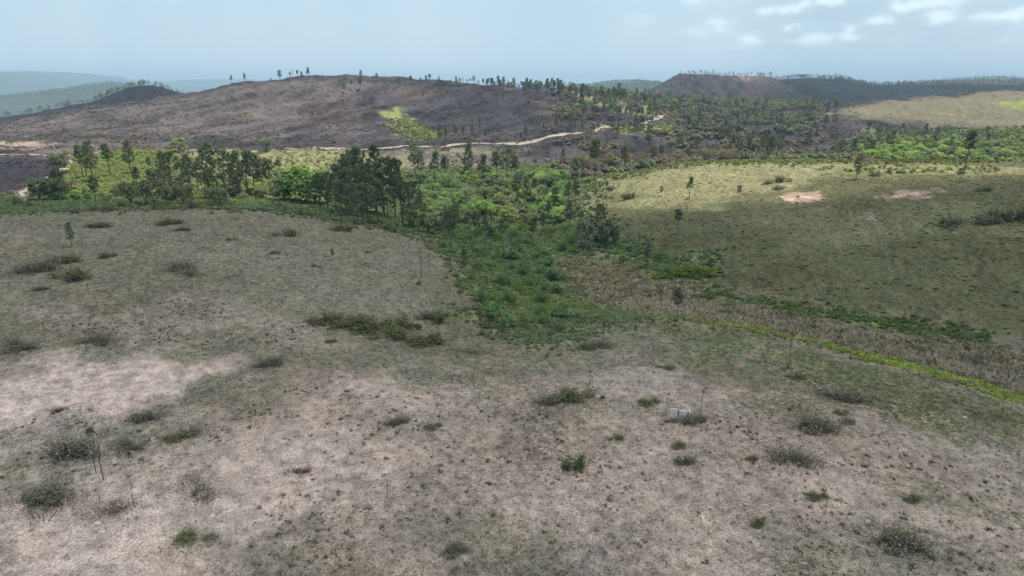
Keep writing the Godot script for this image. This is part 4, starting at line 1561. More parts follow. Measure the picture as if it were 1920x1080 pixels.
func build_trees() -> void:
	var dark := Color(0.165, 0.182, 0.109)
	var mid := Color(0.210, 0.235, 0.147)
	var pines := []
	for i in 6:
		pines.append(pine(100 + i, 10.0, [0.45, 0.5, 0.42, 0.58, 0.5, 0.34][i], [0.22, 0.19, 0.26, 0.20, 0.24, 0.24][i], [0.2, 0.5, 0.0, 0.3, 0.0, 0.6][i], dark.lerp(mid, (i % 3) * 0.5), 32))
	var young := []
	for i in 3:
		young.append(pine(140 + i, 10.0, 0.12, 0.24, 0.9, dark.lerp(mid, 0.3), 40))
	var oaks := []
	for i in 3:
		oaks.append(pine(160 + i, 10.0, 0.28, 0.34, 0.0, dark.lerp(mid, 0.2), 38))
	var dead := []
	for i in 3:
		dead.append(pine(180 + i, 10.0, 0.40, 0.26, 0.1, Color(0.11, 0.095, 0.092), 26, true))
	var scorched := []
	for i in 3:
		scorched.append(pine(190 + i, 10.0, 0.35, 0.2, 0.3, Color(0.13, 0.085, 0.055), 20))
	var leaf := []
	var darkleaf := []
	var greens := [Color(0.215, 0.310, 0.093), Color(0.285, 0.350, 0.115), Color(0.172, 0.258, 0.098), Color(0.255, 0.300, 0.165), Color(0.330, 0.413, 0.128), Color(0.195, 0.247, 0.132)]
	for i in 6:
		leaf.append(leafy(200 + i, 6.0, 6.4, greens[i], 13, 0.18, 0.50, 130))
	for i in 4:
		darkleaf.append(leafy(220 + i, 6.0, [6.0, 7.4, 5.2, 6.8][i], Color(0.165, 0.180, 0.092).lerp(Color(0.225, 0.225, 0.135), i / 3.0), 13, 0.18, 0.48, 130))
	var brown := []
	for i in 3:
		brown.append(leafy(240 + i, 6.0, 6.2, Color(0.205, 0.158, 0.115).lerp(Color(0.175, 0.155, 0.118), i / 2.0), 11, 0.22, 0.40, 80))
	var r := RandomNumberGenerator.new()
	r.seed = 17
	var where := {
		"field": ["pine standing in the bright green field before the burnt flat", "pines in the bright field"],
		"track": ["small leafy tree beside the pale dirt track", "small trees by the track"],
		"belt": ["growing in the tree belt behind the grey plateau", "trees of the belt behind the plateau"],
		"clump": ["in the tall dense clump at the valley head", "trees of the tall dark clump"],
		"valley": ["growing among ferns in the green valley", "trees among the valley ferns"],
		"edge": ["where the grassy slope meets the burnt ground", "pines at the edge of the burnt ground"],
		"slope": ["slender pine on the open grassy slope across the valley", "pines on the open slope"],
		"plateau": ["single young pine standing on the plateau grass", "young pines on the plateau"],
	}
	for t in LONE_TREES:
		var kind: String = t[0]
		var zone: String = t[1]
		var p := on_ground(t[2], t[3], 0.05)
		var turn := r.randf() * TAU
		var w: Array = where[zone]
		var which := r.randi() % 12
		var s: float = t[4]
		match kind:
			"pine":
				var small := s < 6.5 and zone == "slope"
				put_tree("pine_tree", pines, which, p, s / 10.0, turn, w[0] if w[0].contains("pine") else "dark green pine " + w[0], "pine", w[1])
			"young":
				put_tree("young_pine", young, which, p, s / 10.0, turn, "cone-shaped pine branched low " + w[0], "pine", w[1])
			"oak":
				put_tree("broad_pine", oaks, which, p, s / 10.0, turn, "broad dense dark tree " + w[0], "tree", w[1])
			"dead":
				put_tree("dead_tree", dead, which, p, s / 10.0, turn, "grey leafless tree " + w[0], "dead tree", w[1])
			"leaf":
				put_tree("leafy_tree", leaf, which, p, s / 6.0, turn, w[0] if zone == "track" else "fresh green leafy tree " + w[0], "tree", w[1], "leaves")
			"darkleaf":
				put_tree("dark_leafy_tree", darkleaf, which, p, s / 6.0, turn, "low dark leafy tree " + w[0], "tree", w[1], "leaves")
	# pines of the burnt hill
	for t in HILL_PINES:
		var h := r.randf_range(4.0, 8.0) if r.randf() < 0.75 else r.randf_range(2.5, 10.0)
		var p := on_ground(t[0] + r.randf_range(-3.0, 3.0), t[1] + r.randf_range(-8.0, 5.0), 0.2)
		if t[2] == 0.0:
			put_tree("hill_pine", pines, r.randi() % 6, p, h / 10.0, r.randf() * TAU, "pine on the skyline of the burnt hill", "pine", "pines along the skyline of the burnt hill")
			if r.randf() < 0.5:
				var q := on_ground(p.x + r.randf_range(-5.0, 5.0), p.z + r.randf_range(-12.0, 6.0), 0.2)
				put_tree("dead_tree", dead, r.randi() % 3, q, r.randf_range(0.3, 0.75), r.randf() * TAU, "bare charred tree on the skyline of the burnt hill", "dead tree", "charred trees along the skyline of the burnt hill")
		else:
			put_tree("hill_pine", pines if r.randf() < 0.85 else scorched, r.randi() % 6, p, h * 1.08 / 10.0, r.randf() * TAU, "pine standing on the burnt slope around the dirt track", "pine", "pines on the burnt slope")
	for pts in zone_list("crestslope"):
		for q in 62:
			var p := in_zone(pts, r)
			put_tree("hill_pine", pines, r.randi() % 6, on_ground(p.x, p.y, 0.2), r.randf_range(0.7, 1.2), r.randf() * TAU, "pine on the lightly wooded end of the burnt hill", "pine", "pines on the wooded end of the burnt hill")
	# thicket of the valley
	for pts in zone_list("thicket"):
		for q in 105:
			var p := in_zone(pts, r)
			var pick := r.randf()
			var s := r.randf_range(0.45, 0.95)
			if pick < 0.62:
				put_tree("leafy_tree", leaf, r.randi() % 6, on_ground(p.x, p.y, 0.1), s, r.randf() * TAU, "fresh green leafy tree in the valley thicket", "tree", "leafy trees of the valley thicket", "leaves")
			elif pick < 0.84:
				put_tree("dark_leafy_tree", darkleaf, r.randi() % 4, on_ground(p.x, p.y, 0.1), s, r.randf() * TAU, "dark green leafy tree in the valley thicket", "tree", "dark trees of the valley thicket", "leaves")
			else:
				put_tree("brown_leafy_tree", brown, r.randi() % 3, on_ground(p.x, p.y, 0.1), s * 0.8, r.randf() * TAU, "brown-leaved tree in the valley thicket", "tree", "brown trees of the valley thicket", "leaves")
	for pts in zone_list("undergrowth"):
		for q in 26:
			var p := in_zone(pts, r)
			put_tree("leafy_tree", leaf, [0, 2, 3, 5][r.randi() % 4], on_ground(p.x, p.y, 0.1), r.randf_range(0.18, 0.5), r.randf() * TAU, "green leafy tree among ferns down the valley", "tree", "small leafy trees down the valley", "leaves")
	for pts in zone_list("belt"):
		for q in 115:
			var p := in_zone(pts, r)
			var pick := r.randf()
			if pick < 0.42:
				put_tree("dark_leafy_tree", darkleaf, r.randi() % 4, on_ground(p.x, p.y, 0.1), r.randf_range(0.32, 0.72), r.randf() * TAU, "low dark leafy tree growing in the tree belt behind the grey plateau", "tree", "trees of the belt behind the plateau", "leaves")
			elif pick < 0.86:
				put_tree("leafy_tree", leaf, r.randi() % 6, on_ground(p.x, p.y, 0.1), r.randf_range(0.3, 0.7), r.randf() * TAU, "fresh green leafy tree growing in the tree belt behind the grey plateau", "tree", "trees of the belt behind the plateau", "leaves")
			else:
				put_tree("pine_tree", pines, r.randi() % 6, on_ground(p.x, p.y, 0.1), r.randf_range(0.5, 0.9), r.randf() * TAU, "dark green pine growing in the tree belt behind the grey plateau", "pine", "trees of the belt behind the plateau")
	# woods behind the crest of the grassy slope
	var made := 0
	var tries := 0
	while made < 330 and tries < 6000:
		tries += 1
		var u := r.randf_range(0.06, 0.62)
		var d := 40.0 * exp(r.randf_range(2.05, 3.05)) - 40.0
		var x := u * (d + 40.0)
		var gap := wobble.get_noise_2d(x * 0.02 + 7.0, d * 0.02)
		if d > 470 and u > 0.42:
			continue
		if u < 0.17 and (d < 300 or (d > 330 and d < 480 and gap < 0.25)):
			continue
		if gap < -0.22:
			continue
		made += 1
		var p := on_ground(x, -d, 0.15)
		var turn := r.randf() * TAU
		var s := r.randf_range(0.6, 1.05)
		var pick := r.randf()
		if u > 0.44 and d < 400:
			if u > 0.5 and pick < 0.22:
				put_tree("dark_leafy_tree", darkleaf, r.randi() % 4, p, s * 1.35, turn, "large dark leafy tree behind the crest of the grassy slope", "tree", "large dark trees behind the crest", "leaves")
			elif pick < 0.9:
				put_tree("leafy_tree", leaf, [0, 1, 4, 4][r.randi() % 4], p, s * 1.1, turn, "bright green leafy tree behind the crest of the grassy slope", "tree", "bright trees behind the crest", "leaves")
			else:
				put_tree("pine_tree", pines, r.randi() % 6, p, s, turn, "pine in the mixed wood behind the grassy slope", "pine", "pines of the mixed wood")
		elif d < 390 and pick < 0.6:
			put_tree("scorched_tree", brown, r.randi() % 3, p, s * 1.1, turn, "scorched brown bushy tree behind the grassy slope", "tree", "scorched trees behind the grassy slope", "leaves")
		elif pick < 0.22 and d > 520:
			put_tree("leafy_tree", leaf, r.randi() % 6, p, s * 0.9, turn, "light green leafy tree deep in the mixed wood", "tree", "light green trees of the mixed wood", "leaves")
		elif pick < 0.40:
			put_tree("dark_leafy_tree", darkleaf, r.randi() % 4, p, s * 0.8, turn, "grey-green leafy tree deep in the mixed wood", "tree", "grey-green trees of the mixed wood", "leaves")
		else:
			put_tree("pine_tree", pines, r.randi() % 6, p, s * 0.95, turn, "pine in the mixed wood behind the grassy slope", "pine", "pines of the mixed wood")
	# scorched trees in a row along the edge of the burnt ground
	for q in 26:
		var x := lerpf(26.0, 96.0, (q + r.randf()) / 26.0)
		var d := 262.0 + 0.30 * x + r.randf_range(0.0, 26.0)
		put_tree("scorched_tree", brown if r.randf() < 0.75 else darkleaf, r.randi() % 3, on_ground(x, -d, 0.15), r.randf_range(0.75, 1.3), r.randf() * TAU, "scorched bushy tree where the burnt ground meets the sunny crest", "tree", "scorched trees by the sunny crest", "leaves")
	# the far, uncountable rest of that wood
	var spots := []
	var tints := []
	var mini := small_pine(71)
	tries = 0
	while spots.size() < 1500 and tries < 12000:
		tries += 1
		var u := r.randf_range(0.06, 0.75)
		var d := r.randf_range(480.0, 1120.0)
		if d < 760 and u > 0.40:
			continue
		if d < 560 and u < 0.2:
			continue
		var x := u * (d + 40.0)
		if wobble.get_noise_2d(x * 0.015, d * 0.015) < -0.12:
			continue
		var s := r.randf_range(0.55, 1.05)
		spots.append(Transform3D(Basis(Vector3.UP, r.randf() * TAU).scaled_local(Vector3(s * 1.2, s, s * 1.2)), on_ground(x, -d, 0.2)))
		var g := r.randf()
		tints.append(shade_of(Color(1.0, 1.0, 1.0).lerp(Color(1.9, 1.9, 1.1), g * g), r, 0.25))
	var woods := copies(numbered("forest"), mini, mats["distant"], spots, tints)
	tag(woods, "thin mixed forest on the flat before the far ridge", "forest", "", "stuff")
	# brushwood under those trees, and charred litter over the burnt ground
	var brush := leafy(260, 2.4, 3.6, Color(1, 1, 1), 7, 0.1, 0.5, 60)
	spots = []
	tints = []
	tries = 0
	while spots.size() < 3600 and tries < 30000:
		tries += 1
		var u := r.randf_range(0.05, 0.66)
		var d := 40.0 * exp(r.randf_range(2.02, 3.15)) - 40.0
		var x := u * (d + 40.0)
		var gap := wobble.get_noise_2d(x * 0.02 + 7.0, d * 0.02)
		if (d > 430 and u > 0.40) or (u < 0.20 and d > 320 and d < 560 and gap < 0.22) or gap < -0.18:
			continue
		var s := r.randf_range(0.45, 1.15) * (1.0 + d / 1500.0)
		spots.append(Transform3D(Basis(Vector3.UP, r.randf() * TAU).scaled_local(Vector3(s, s * r.randf_range(0.7, 1.3), s)), on_ground(x, -d, 0.1)))
		var tone := wobble.get_noise_2d(x * 0.03 + 31.0, d * 0.03) + r.randf_range(-0.35, 0.35)
		var c := Color(0.175, 0.158, 0.122)
		if d < 420 and u > 0.44:
			c = Color(0.225, 0.268, 0.085)
		elif tone > 0.12 and d < 460:
			c = Color(0.205, 0.165, 0.125)
		elif tone < -0.2:
			c = Color(0.196, 0.229, 0.109)
		tints.append(shade_of(c, r, 0.35))
	tag(copies("brushwood", brush[1], mats["distant"], spots, tints), "grey-green and brown brushwood between the trees behind the grassy slope", "brushwood", "", "stuff")
	spots = []
	tints = []
	var char_tuft := tuft_shape(9, 16, 0.14, 0.7)
	for q in 26000:
		var u := r.randf_range(-0.85, 0.45)
		var d := 40.0 * exp(r.randf_range(2.1, 3.05)) - 40.0
		var x := u * (d + 40.0)
		var k := cover_at(x, -d)
		if cover[0][k] > 0.17 or cover[5][k] > 0.15 or d < 300:
			continue
		if wobble.get_noise_2d(x * 0.03, d * 0.03) + r.randf_range(-0.4, 0.4) < 0.0:
			continue
		var s := r.randf_range(0.25, 0.8)
		spots.append(Transform3D(Basis(Vector3.UP, r.randf() * TAU).scaled_local(Vector3(s * 2.0, s, s * 2.0)), on_ground(x, -d, 0.03)))
		var pick := r.randf()
		tints.append(shade_of(Color(0.035, 0.032, 0.036) if pick < 0.45 else Color(0.20, 0.16, 0.125) if pick < 0.75 else Color(0.14, 0.085, 0.06) if pick < 0.9 else Color(0.11, 0.13, 0.06), r, 0.3))
	tag(copies("burnt_litter", char_tuft, mats["distant"], spots, tints), "charred and straw-coloured tufts over the burnt ground", "burnt grass", "", "stuff")
	# seedlings and shrubs among burnt ground
	for zone in [["hillfoot", 40, 0.45], ["hillface", 34, 0.35], ["wall", 22, 0.4]]:
		for pts in zone_list(zone[0]):
			for q in zone[1]:
				var p := in_zone(pts, r)
				var pick := r.randf()
				var s: float = zone[2] * r.randf_range(0.5, 1.2)
				if pick < 0.5:
					put_tree("scorched_shrub", brown, r.randi() % 3, on_ground(p.x, p.y, 0.05), s, r.randf() * TAU, "scorched brown shrub on the burnt hillside", "shrub", "scorched shrubs of the burnt hill", "leaves")
				else:
					put_tree("surviving_shrub", darkleaf if pick < 0.8 else leaf, r.randi() % 4, on_ground(p.x, p.y, 0.05), s * 0.8, r.randf() * TAU, "green shrub left on the burnt hillside", "shrub", "green shrubs of the burnt hill", "leaves")


# ------------------------------------------------------------------ bushes
func bush_shape(seed_of: int, stems: int, leaves: int, leaf_c: Color, stem_c: Color, upright: float, leaf_size: float) -> Array:
	# one metre across, half a metre high
	var r := RandomNumberGenerator.new()
	r.seed = seed_of
	var wood := Shape.new()
	var foliage := Shape.new()
	var hearts := []
	for q in 7:
		var b := r.randf() * TAU
		hearts.append([Vector3(cos(b), 0, sin(b) * 0.8) * 0.36 * sqrt(r.randf()), r.randf_range(0.06, 0.20), r.randf_range(0.35, 1.35)])
	for q in stems:
		var a := r.randf() * TAU
		var heart: Array = hearts[q % 7] if q % 9 else [Vector3.ZERO, 0.48, 0.4]
		var root: Vector3 = heart[0] + Vector3(cos(a), 0, sin(a)) * heart[1] * sqrt(r.randf())
		var dir := Vector3(root.x * 0.8 + r.randf_range(-0.3, 0.3), upright * r.randf_range(0.7, 1.3), root.z * 0.8 + r.randf_range(-0.3, 0.3)).normalized()
		var tall: float = 0.5 * r.randf_range(0.4, 1.1) * heart[2]
		var tip := root + dir * tall
		var thin := dir.cross(any_dir(r)).normalized() * 0.0045
		wood.tri(root - thin - Vector3(0, 0.03, 0), root + thin - Vector3(0, 0.03, 0), tip, shade_of(stem_c, r))
		wood.tri(root - thin.cross(dir) - Vector3(0, 0.03, 0), root + thin.cross(dir) - Vector3(0, 0.03, 0), tip, shade_of(stem_c, r))
		var n := int(float(leaves) / stems)
		for k in n:
			var t := pow(r.randf(), 0.6)
			var p := root.lerp(tip, t) + any_dir(r) * 0.06
			p.y = maxf(p.y, 0.01)
			var along := (dir + any_dir(r) * 1.1).normalized() * leaf_size * r.randf_range(0.6, 1.3)
			sh_leaf(foliage, p, along, along.cross(any_dir(r)).normalized() * leaf_size * 0.34, shade_of(leaf_c, r, 0.3))
	return [wood.made(), foliage.made()]


func build_bushes() -> void:
	var kinds := {}
	var looks := {
		"grey": [260, 1500, Color(0.218, 0.198, 0.150), Color(0.21, 0.18, 0.15), 1.0, 0.046],
		"green": [160, 1300, Color(0.175, 0.172, 0.088), Color(0.16, 0.13, 0.11), 0.8, 0.055],
		"compact": [120, 1100, Color(0.140, 0.150, 0.086), Color(0.12, 0.10, 0.08), 1.0, 0.07],
		"twig": [260, 260, Color(0.19, 0.145, 0.11), Color(0.15, 0.115, 0.095), 0.5, 0.04],
		"scrub": [120, 800, Color(0.185, 0.180, 0.128), Color(0.14, 0.12, 0.10), 0.9, 0.075],
		"fresh": [110, 1000, Color(0.205, 0.275, 0.115), Color(0.168, 0.154, 0.098), 0.9, 0.07],
		"lime": [60, 900, Color(0.190, 0.225, 0.040), Color(0.12, 0.11, 0.06), 0.9, 0.075],
	}
	for k in looks:
		var l: Array = looks[k]
		kinds[k] = []
		for i in 3:
			kinds[k].append(bush_shape(300 + i * 7 + k.length() * 31, l[0], l[1], l[2], l[3], l[4], l[5]))
	var says := {
		"grey": ["grey_shrub", "low grey-green shrub spreading on the dry plateau", "grey shrubs of the plateau"],
		"green": ["green_shrub", "low olive green shrub on the dry plateau", "green shrubs of the plateau"],
		"compact": ["round_shrub", "dense rounded dark green shrub on the plateau", "rounded shrubs of the plateau"],
		"twig": ["twiggy_shrub", "sparse brown twiggy shrub on the sandy ground", "twiggy shrubs on the sand"],
		"scrub": ["scrub_bush", "grey-green bush on the open slope across the valley", "bushes on the open slope"],
		"lime": ["yellow_green_bush", "yellow-green bush at the foot of the open slope", "yellow-green bushes at the slope foot"],
	}
	var r := RandomNumberGenerator.new()
	r.seed = 29
	for b in BUSHES:
		var s: Array = says[b[0]]
		var k: Array = kinds[b[0]][r.randi() % 3]
		var o := thing(s[0], on_ground(b[1], b[2], 0.02), r.randf_range(-0.5, 0.5) + (PI if r.randf() < 0.5 else 0.0), Vector3(b[3] * 1.22, b[3] * b[4] * 1.0, b[3] * 1.05))
		part("stems", k[0], mats["bark"], o)
		part("foliage", k[1], mats["leaves"], o)
		tag(o, ("small " if b[3] < 1.6 else "large " if b[3] > 3.2 else "") + s[1], "shrub", s[2])
	# low bushes in front of the belt, along the gully and among the valley ferns
	for z in [["beltfront", 55, "scrub", 2.2, "low_bush", "low grey-green bush in front of the tree belt", "low bushes before the belt"], ["gully", 22, "grey", 1.7, "gully_bush", "grey bush along the dark gully edge", "bushes along the gully"], ["undergrowth", 90, "fresh", 3.0, "valley_bush", "fresh green bush among the valley ferns", "bushes among the valley ferns"]]:
		for pts in zone_list(z[0]):
			for q in z[1]:
				var p := in_zone(pts, r)
				var w: float = z[3] * r.randf_range(0.5, 1.3)
				var k: Array = kinds[z[2]][r.randi() % 3]
				var o := thing(z[4], on_ground(p.x, p.y, 0.02), r.randf() * TAU, Vector3(w, w * r.randf_range(0.9, 1.5), w))
				part("stems", k[0], mats["bark"], o)
				part("foliage", k[1], mats["leaves"], o)
				tag(o, ("small " if w < 1.8 else "large " if w > 2.6 else "") + z[5], "bush", z[6])
	# bare saplings
	var bare := []
	for i in 4:
		var sh := Shape.new()
		var q := RandomNumberGenerator.new()
		q.seed = 500 + i
		var pts := [Vector3(0, -0.05, 0), Vector3(q.randf_range(-0.05, 0.05), 0.35, 0), Vector3(q.randf_range(-0.08, 0.08), 0.7, q.randf_range(-0.05, 0.05)), Vector3(q.randf_range(-0.1, 0.1), 1.0, 0)]
		sh.tube(pts, [0.011, 0.009, 0.007, 0.004], 5, Color(0.10, 0.085, 0.075))
		for k in 7:
			var t := q.randf_range(0.45, 0.95)
			var root: Vector3 = pts[1].lerp(pts[3], (t - 0.35) / 0.65)
			var a := q.randf() * TAU
			sh.tube([root, root + Vector3(cos(a) * 0.5, 0.8, sin(a) * 0.5) * q.randf_range(0.08, 0.2)], [0.008, 0.003], 3, Color(0.12, 0.10, 0.09))
		var tuft := Shape.new()
		for k in 4:
			clump(tuft, q, pts[3] + any_dir(q) * 0.05, 0.09, 8, Color(0.09, 0.085, 0.07), 0.12)
		bare.append([sh.made(), tuft.made()])
	for s in SAPLINGS:
		var o := thing("bare_sapling", on_ground(s[0], s[1]), r.randf() * TAU, Vector3.ONE * s[2])
		var k: Array = bare[r.randi() % 4]
		part("stem", k[0], mats["bark"], o)
		part("twigs", k[1], mats["leaves"], o)
		tag(o, ("short " if s[2] < 1.4 else "tall " if s[2] > 2.4 else "") + "thin nearly leafless sapling standing on the open plateau", "sapling", "thin saplings of the plateau")


# ------------------------------------------------------------------ grass, ferns, tussocks, pebbles
func tuft_shape(seed_of: int, blades: int, wide: float, out_: float) -> ArrayMesh:
	var r := RandomNumberGenerator.new()
	r.seed = seed_of
	var sh := Shape.new()
	for q in blades:
		var a := r.randf() * TAU
		var root := Vector3(cos(a), 0, sin(a)) * 0.35 * sqrt(r.randf())
		var tip := root + Vector3(cos(a) * out_, 1.0, sin(a) * out_) * r.randf_range(0.5, 1.05)
		var side := Vector3(-sin(a), 0, cos(a)) * wide
		sh.tri(root - side - Vector3(0, 0.1, 0), root + side - Vector3(0, 0.1, 0), tip, shade_of(Color(1, 1, 1), r, 0.22))
	return sh.made()


func fern_shape(seed_of: int) -> ArrayMesh:
	var r := RandomNumberGenerator.new()
	r.seed = seed_of
	var sh := Shape.new()
	for q in 9:
		var a := q * 2.4 + r.randf_range(-0.4, 0.4)
		var dir := Vector3(cos(a), 0, sin(a))
		var side := Vector3(-sin(a), 0, cos(a))
		var h := r.randf_range(0.5, 1.0)
		var l := r.randf_range(0.5, 0.9)
		var b := dir * l * 0.5 + Vector3(0, h, 0)
		var tip := dir * l + Vector3(0, h * 0.75, 0)
		var c := shade_of(Color(1, 1, 1), r, 0.25)
		sh.tri(Vector3(0, -0.05, 0), b - side * 0.2, b + side * 0.2, c)
		sh.tri(b - side * 0.2, tip, b + side * 0.2, c)
	return sh.made()


func build_ground_plants() -> void:
	var r := RandomNumberGenerator.new()
	r.seed = 61
	var tuft := tuft_shape(1, 8, 0.10, 0.55)
	var tall := tuft_shape(2, 14, 0.05, 0.55)
	var fern := fern_shape(3)
	var low_s := []
	var low_t := []
	var tall_s := []
	var tall_t := []
	var fern_s := []
	var fern_t := []
	for q in 420000:
		var u := r.randf_range(-0.85, 0.85)
		var v := r.randf_range(-0.55, 1.75)
		var d := 100.0 * exp(v) - 40.0
		if d < 26.0:
			continue
		var x := u * (d + 40.0)
		if absf(x) > 0.80 * d + 8.0:
			continue
		var k := cover_at(x, -d)
		var pick := r.randf()
		if pick < cover[5][k]:
			var s := r.randf_range(0.5, 1.0) * clampf(0.25 + d / 200.0, 0.4, 2.2)
			fern_s.append(Transform3D(Basis(Vector3.UP, r.randf() * TAU).scaled_local(Vector3(s * 1.1, s * 0.7, s * 1.1)), on_ground(x, -d, 0.03)))
			fern_t.append(shade_of(Color(cover[0][k], cover[1][k] * 1.05, cover[2][k]), r, 0.3))
			continue
		if r.randf() > cover[3][k]:
			continue
		var h: float = cover[4][k] * r.randf_range(0.6, 1.4)
		var c := shade_of(Color(cover[0][k], cover[1][k] * 1.02, cover[2][k] * 0.92), r, 0.26)
		if cover[0][k] > 0.17 and d < 130.0:
			# straw, bleached and dead tufts side by side
			var dry := r.randf()
			if dry < 0.32:
				c = shade_of(Color(0.385, 0.300, 0.245), r, 0.2)
			elif dry < 0.56:
				c = shade_of(Color(0.068, 0.060, 0.046), r, 0.25)
		var grow := 1.0 + d / 260.0
		var t := Transform3D(Basis(Vector3.UP, r.randf() * TAU).scaled_local(Vector3(h * 1.5 * grow, h * (0.8 + 0.2 * grow), h * 1.5 * grow)), on_ground(x, -d, 0.02))
		if h > 0.33 and cover[5][k] < 0.15 and cover[0][k] > 0.12:
			tall_s.append(t)
			tall_t.append(c)
		else:
			low_s.append(t)
			low_t.append(c)
	tag(copies("grass", tuft, mats["grass"], low_s, low_t), "short dry grass over plateau and slopes", "grass", "", "stuff")
	tag(copies("tall_grass", tall, mats["grass"], tall_s, tall_t), "tall straw-coloured grass in the valley bottom", "grass", "", "stuff")
	tag(copies("ferns", fern, mats["leaves"], fern_s, fern_t), "bright green ferns over valley and field", "ferns", "", "stuff")
	# tussocks: dark stubby ones on the gravel, olive ones on the far slope
	var stub := tuft_shape(5, 22, 0.11, 0.7)
	var spots := []
	var tints := []
	for pts in zone_list("speckle"):
		var area := 0.0
		for i in pts.size():
			area += pts[i].cross(pts[(i + 1) % pts.size()])
		for q in int(absf(area) * 0.5 * 1.4):
			var p := in_zone(pts, r)
			if wobble.get_noise_2d(p.x * 0.10, p.y * 0.10) + 0.5 * fine.get_noise_2d(p.x * 0.5, p.y * 0.5) + r.randf_range(-0.2, 0.2) < 0.04:
				continue
			var s := 0.10 * exp(r.randf_range(-0.4, 0.8))
			spots.append(Transform3D(Basis(Vector3.UP, r.randf() * TAU).scaled_local(Vector3(s * 1.5, s, s * 1.2)), on_ground(p.x, p.y, 0.01)))
			tints.append(shade_of(Color(0.056, 0.046, 0.037), r, 0.35))
	tag(copies("dark_tussocks", stub, mats["grass"], spots, tints), "small dark tussocks dotted over the gravel", "tussocks", "", "stuff")
	spots = []
	tints = []
	for q in 1300:
		var u := r.randf_range(0.1, 0.75)
		var d := r.randf_range(95.0, 245.0)
		var x := u * (d + 40.0)
		var k := cover_at(x, -d)
		if cover[4][k] > 0.4 or cover[5][k] > 0.2:
			continue
		var s := r.randf_range(0.12, 0.30)
		var w := s * r.randf_range(1.6, 3.2)
		spots.append(Transform3D(Basis(Vector3.UP, r.randf_range(-0.4, 0.4)).scaled_local(Vector3(w * 1.3, s, w)), on_ground(x, -d, 0.02)))
		tints.append(shade_of(Color(0.132, 0.128, 0.060), r, 0.2))
	tag(copies("slope_tussocks", stub, mats["grass"], spots, tints), "olive grass tussocks over the open slope", "tussocks", "", "stuff")
	# pale flaking crust among the low turf
	var flake := Shape.new()
	for i in 7:
		var a0 := TAU * i / 7
		var a1 := TAU * (i + 1) / 7
		var k0: float = [1.0, 0.7, 1.1, 0.8, 1.15, 0.75, 0.95][i]
		var k1: float = [1.0, 0.7, 1.1, 0.8, 1.15, 0.75, 0.95][(i + 1) % 7]
		flake.tri(Vector3(0, 0.25, 0), Vector3(cos(a0) * k0, -0.1, sin(a0) * k0), Vector3(cos(a1) * k1, -0.1, sin(a1) * k1), Color.WHITE)
	spots = []
	tints = []
	for pts in zone_list("fleck"):
		for q in 4200:
			var p := in_zone(pts, r)
			if wobble.get_noise_2d(p.x * 0.16 + 5.0, p.y * 0.16) + r.randf_range(-0.3, 0.3) < 0.05:
				continue
			var s := r.randf_range(0.05, 0.17)
			spots.append(Transform3D(Basis(Vector3.UP, r.randf_range(-0.7, 0.3)).scaled_local(Vector3(s * 1.7, s * 0.5, s)), on_ground(p.x, p.y)))
			tints.append(shade_of(Color(0.385, 0.280, 0.222), r, 0.22))
	tag(copies("soil_flakes", flake.made(), mats["rock"], spots, tints), "pale flakes of crusted soil among the sparse turf", "soil", "", "stuff")
	# pebbles
	var peb := Shape.new()
	var pts_ := []
	for i in 5:
		var a := TAU * i / 5
		pts_.append(Vector3(cos(a), 0.0, sin(a)) * [1.0, 0.8, 1.1, 0.9, 0.75][i])
	for i in 5:
		var a: Vector3 = pts_[i]
		var b: Vector3 = pts_[(i + 1) % 5]
		peb.tri(a * 0.7 + Vector3(0, 0.5, 0), b * 0.7 + Vector3(0, 0.55, 0), Vector3(0.1, 0.75, 0), Color.WHITE)
		peb.quad(a - Vector3(0, 0.2, 0), b - Vector3(0, 0.2, 0), b * 0.7 + Vector3(0, 0.55, 0), a * 0.7 + Vector3(0, 0.5, 0), Color.WHITE)
	spots = []
	tints = []
	for q in 44000:
		var u := r.randf_range(-0.75, 0.75)
		var d := 100.0 * exp(r.randf_range(-0.5, 0.5)) - 40.0
		var x := u * (d + 40.0)
		var k := cover_at(x, -d)
		var sandy := clampf((cover[0][k] - 0.2) * 3.5, 0.03, 1.0)
		if r.randf() > sandy or wobble.get_noise_2d(x * 0.25, d * 0.25) + r.randf_range(-0.3, 0.3) < 0.0:
			continue
		var s := 0.022 * exp(r.randf_range(-0.5, 1.25))
		spots.append(Transform3D(Basis(Vector3.UP, r.randf() * TAU).scaled_local(Vector3(s * 1.4, s, s)), on_ground(x, -d)))
		tints.append(shade_of(Color(0.56, 0.43, 0.34), r, 0.25))
	tag(copies("pebbles", peb.made(), mats["rock"], spots, tints), "pale pebbles strewn over sand and gravel", "pebbles", "", "stuff")


# ------------------------------------------------------------------ stones, outcrops, boards, sticks
func stone(seed_of: int, flat: float, c: Color) -> ArrayMesh:
	var n := FastNoiseLite.new()
	n.seed = seed_of
	n.frequency = 0.9
	var sh := Shape.new()
	var rows := 7
	var cols := 12
	var g := []
	for j in rows + 1:
		var ring := []
		for i in cols:
			var a := TAU * i / cols
			var b := PI * (float(j) / rows - 0.5)
			var p := Vector3(cos(b) * cos(a), sin(b), cos(b) * sin(a))
			p *= 1.0 + 0.4 * n.get_noise_3dv(p * 1.4) + 0.25 * n.get_noise_3dv(p * 4.0)
			ring.append(Vector3(p.x * 0.5, clampf(p.y, -0.5, 0.75) * 0.5 * flat, p.z * 0.5))
		g.append(ring)
	for j in rows:
		for i in cols:
			var t := (i + 1) % cols
			var k := 1.0 + 0.25 * n.get_noise_3d(i * 1.3, j * 1.7, 4.0)
			sh.quad(g[j][i], g[j + 1][i], g[j + 1][t], g[j][t], Color(c.r * k, c.g * k, c.b * k))
	return sh.made()


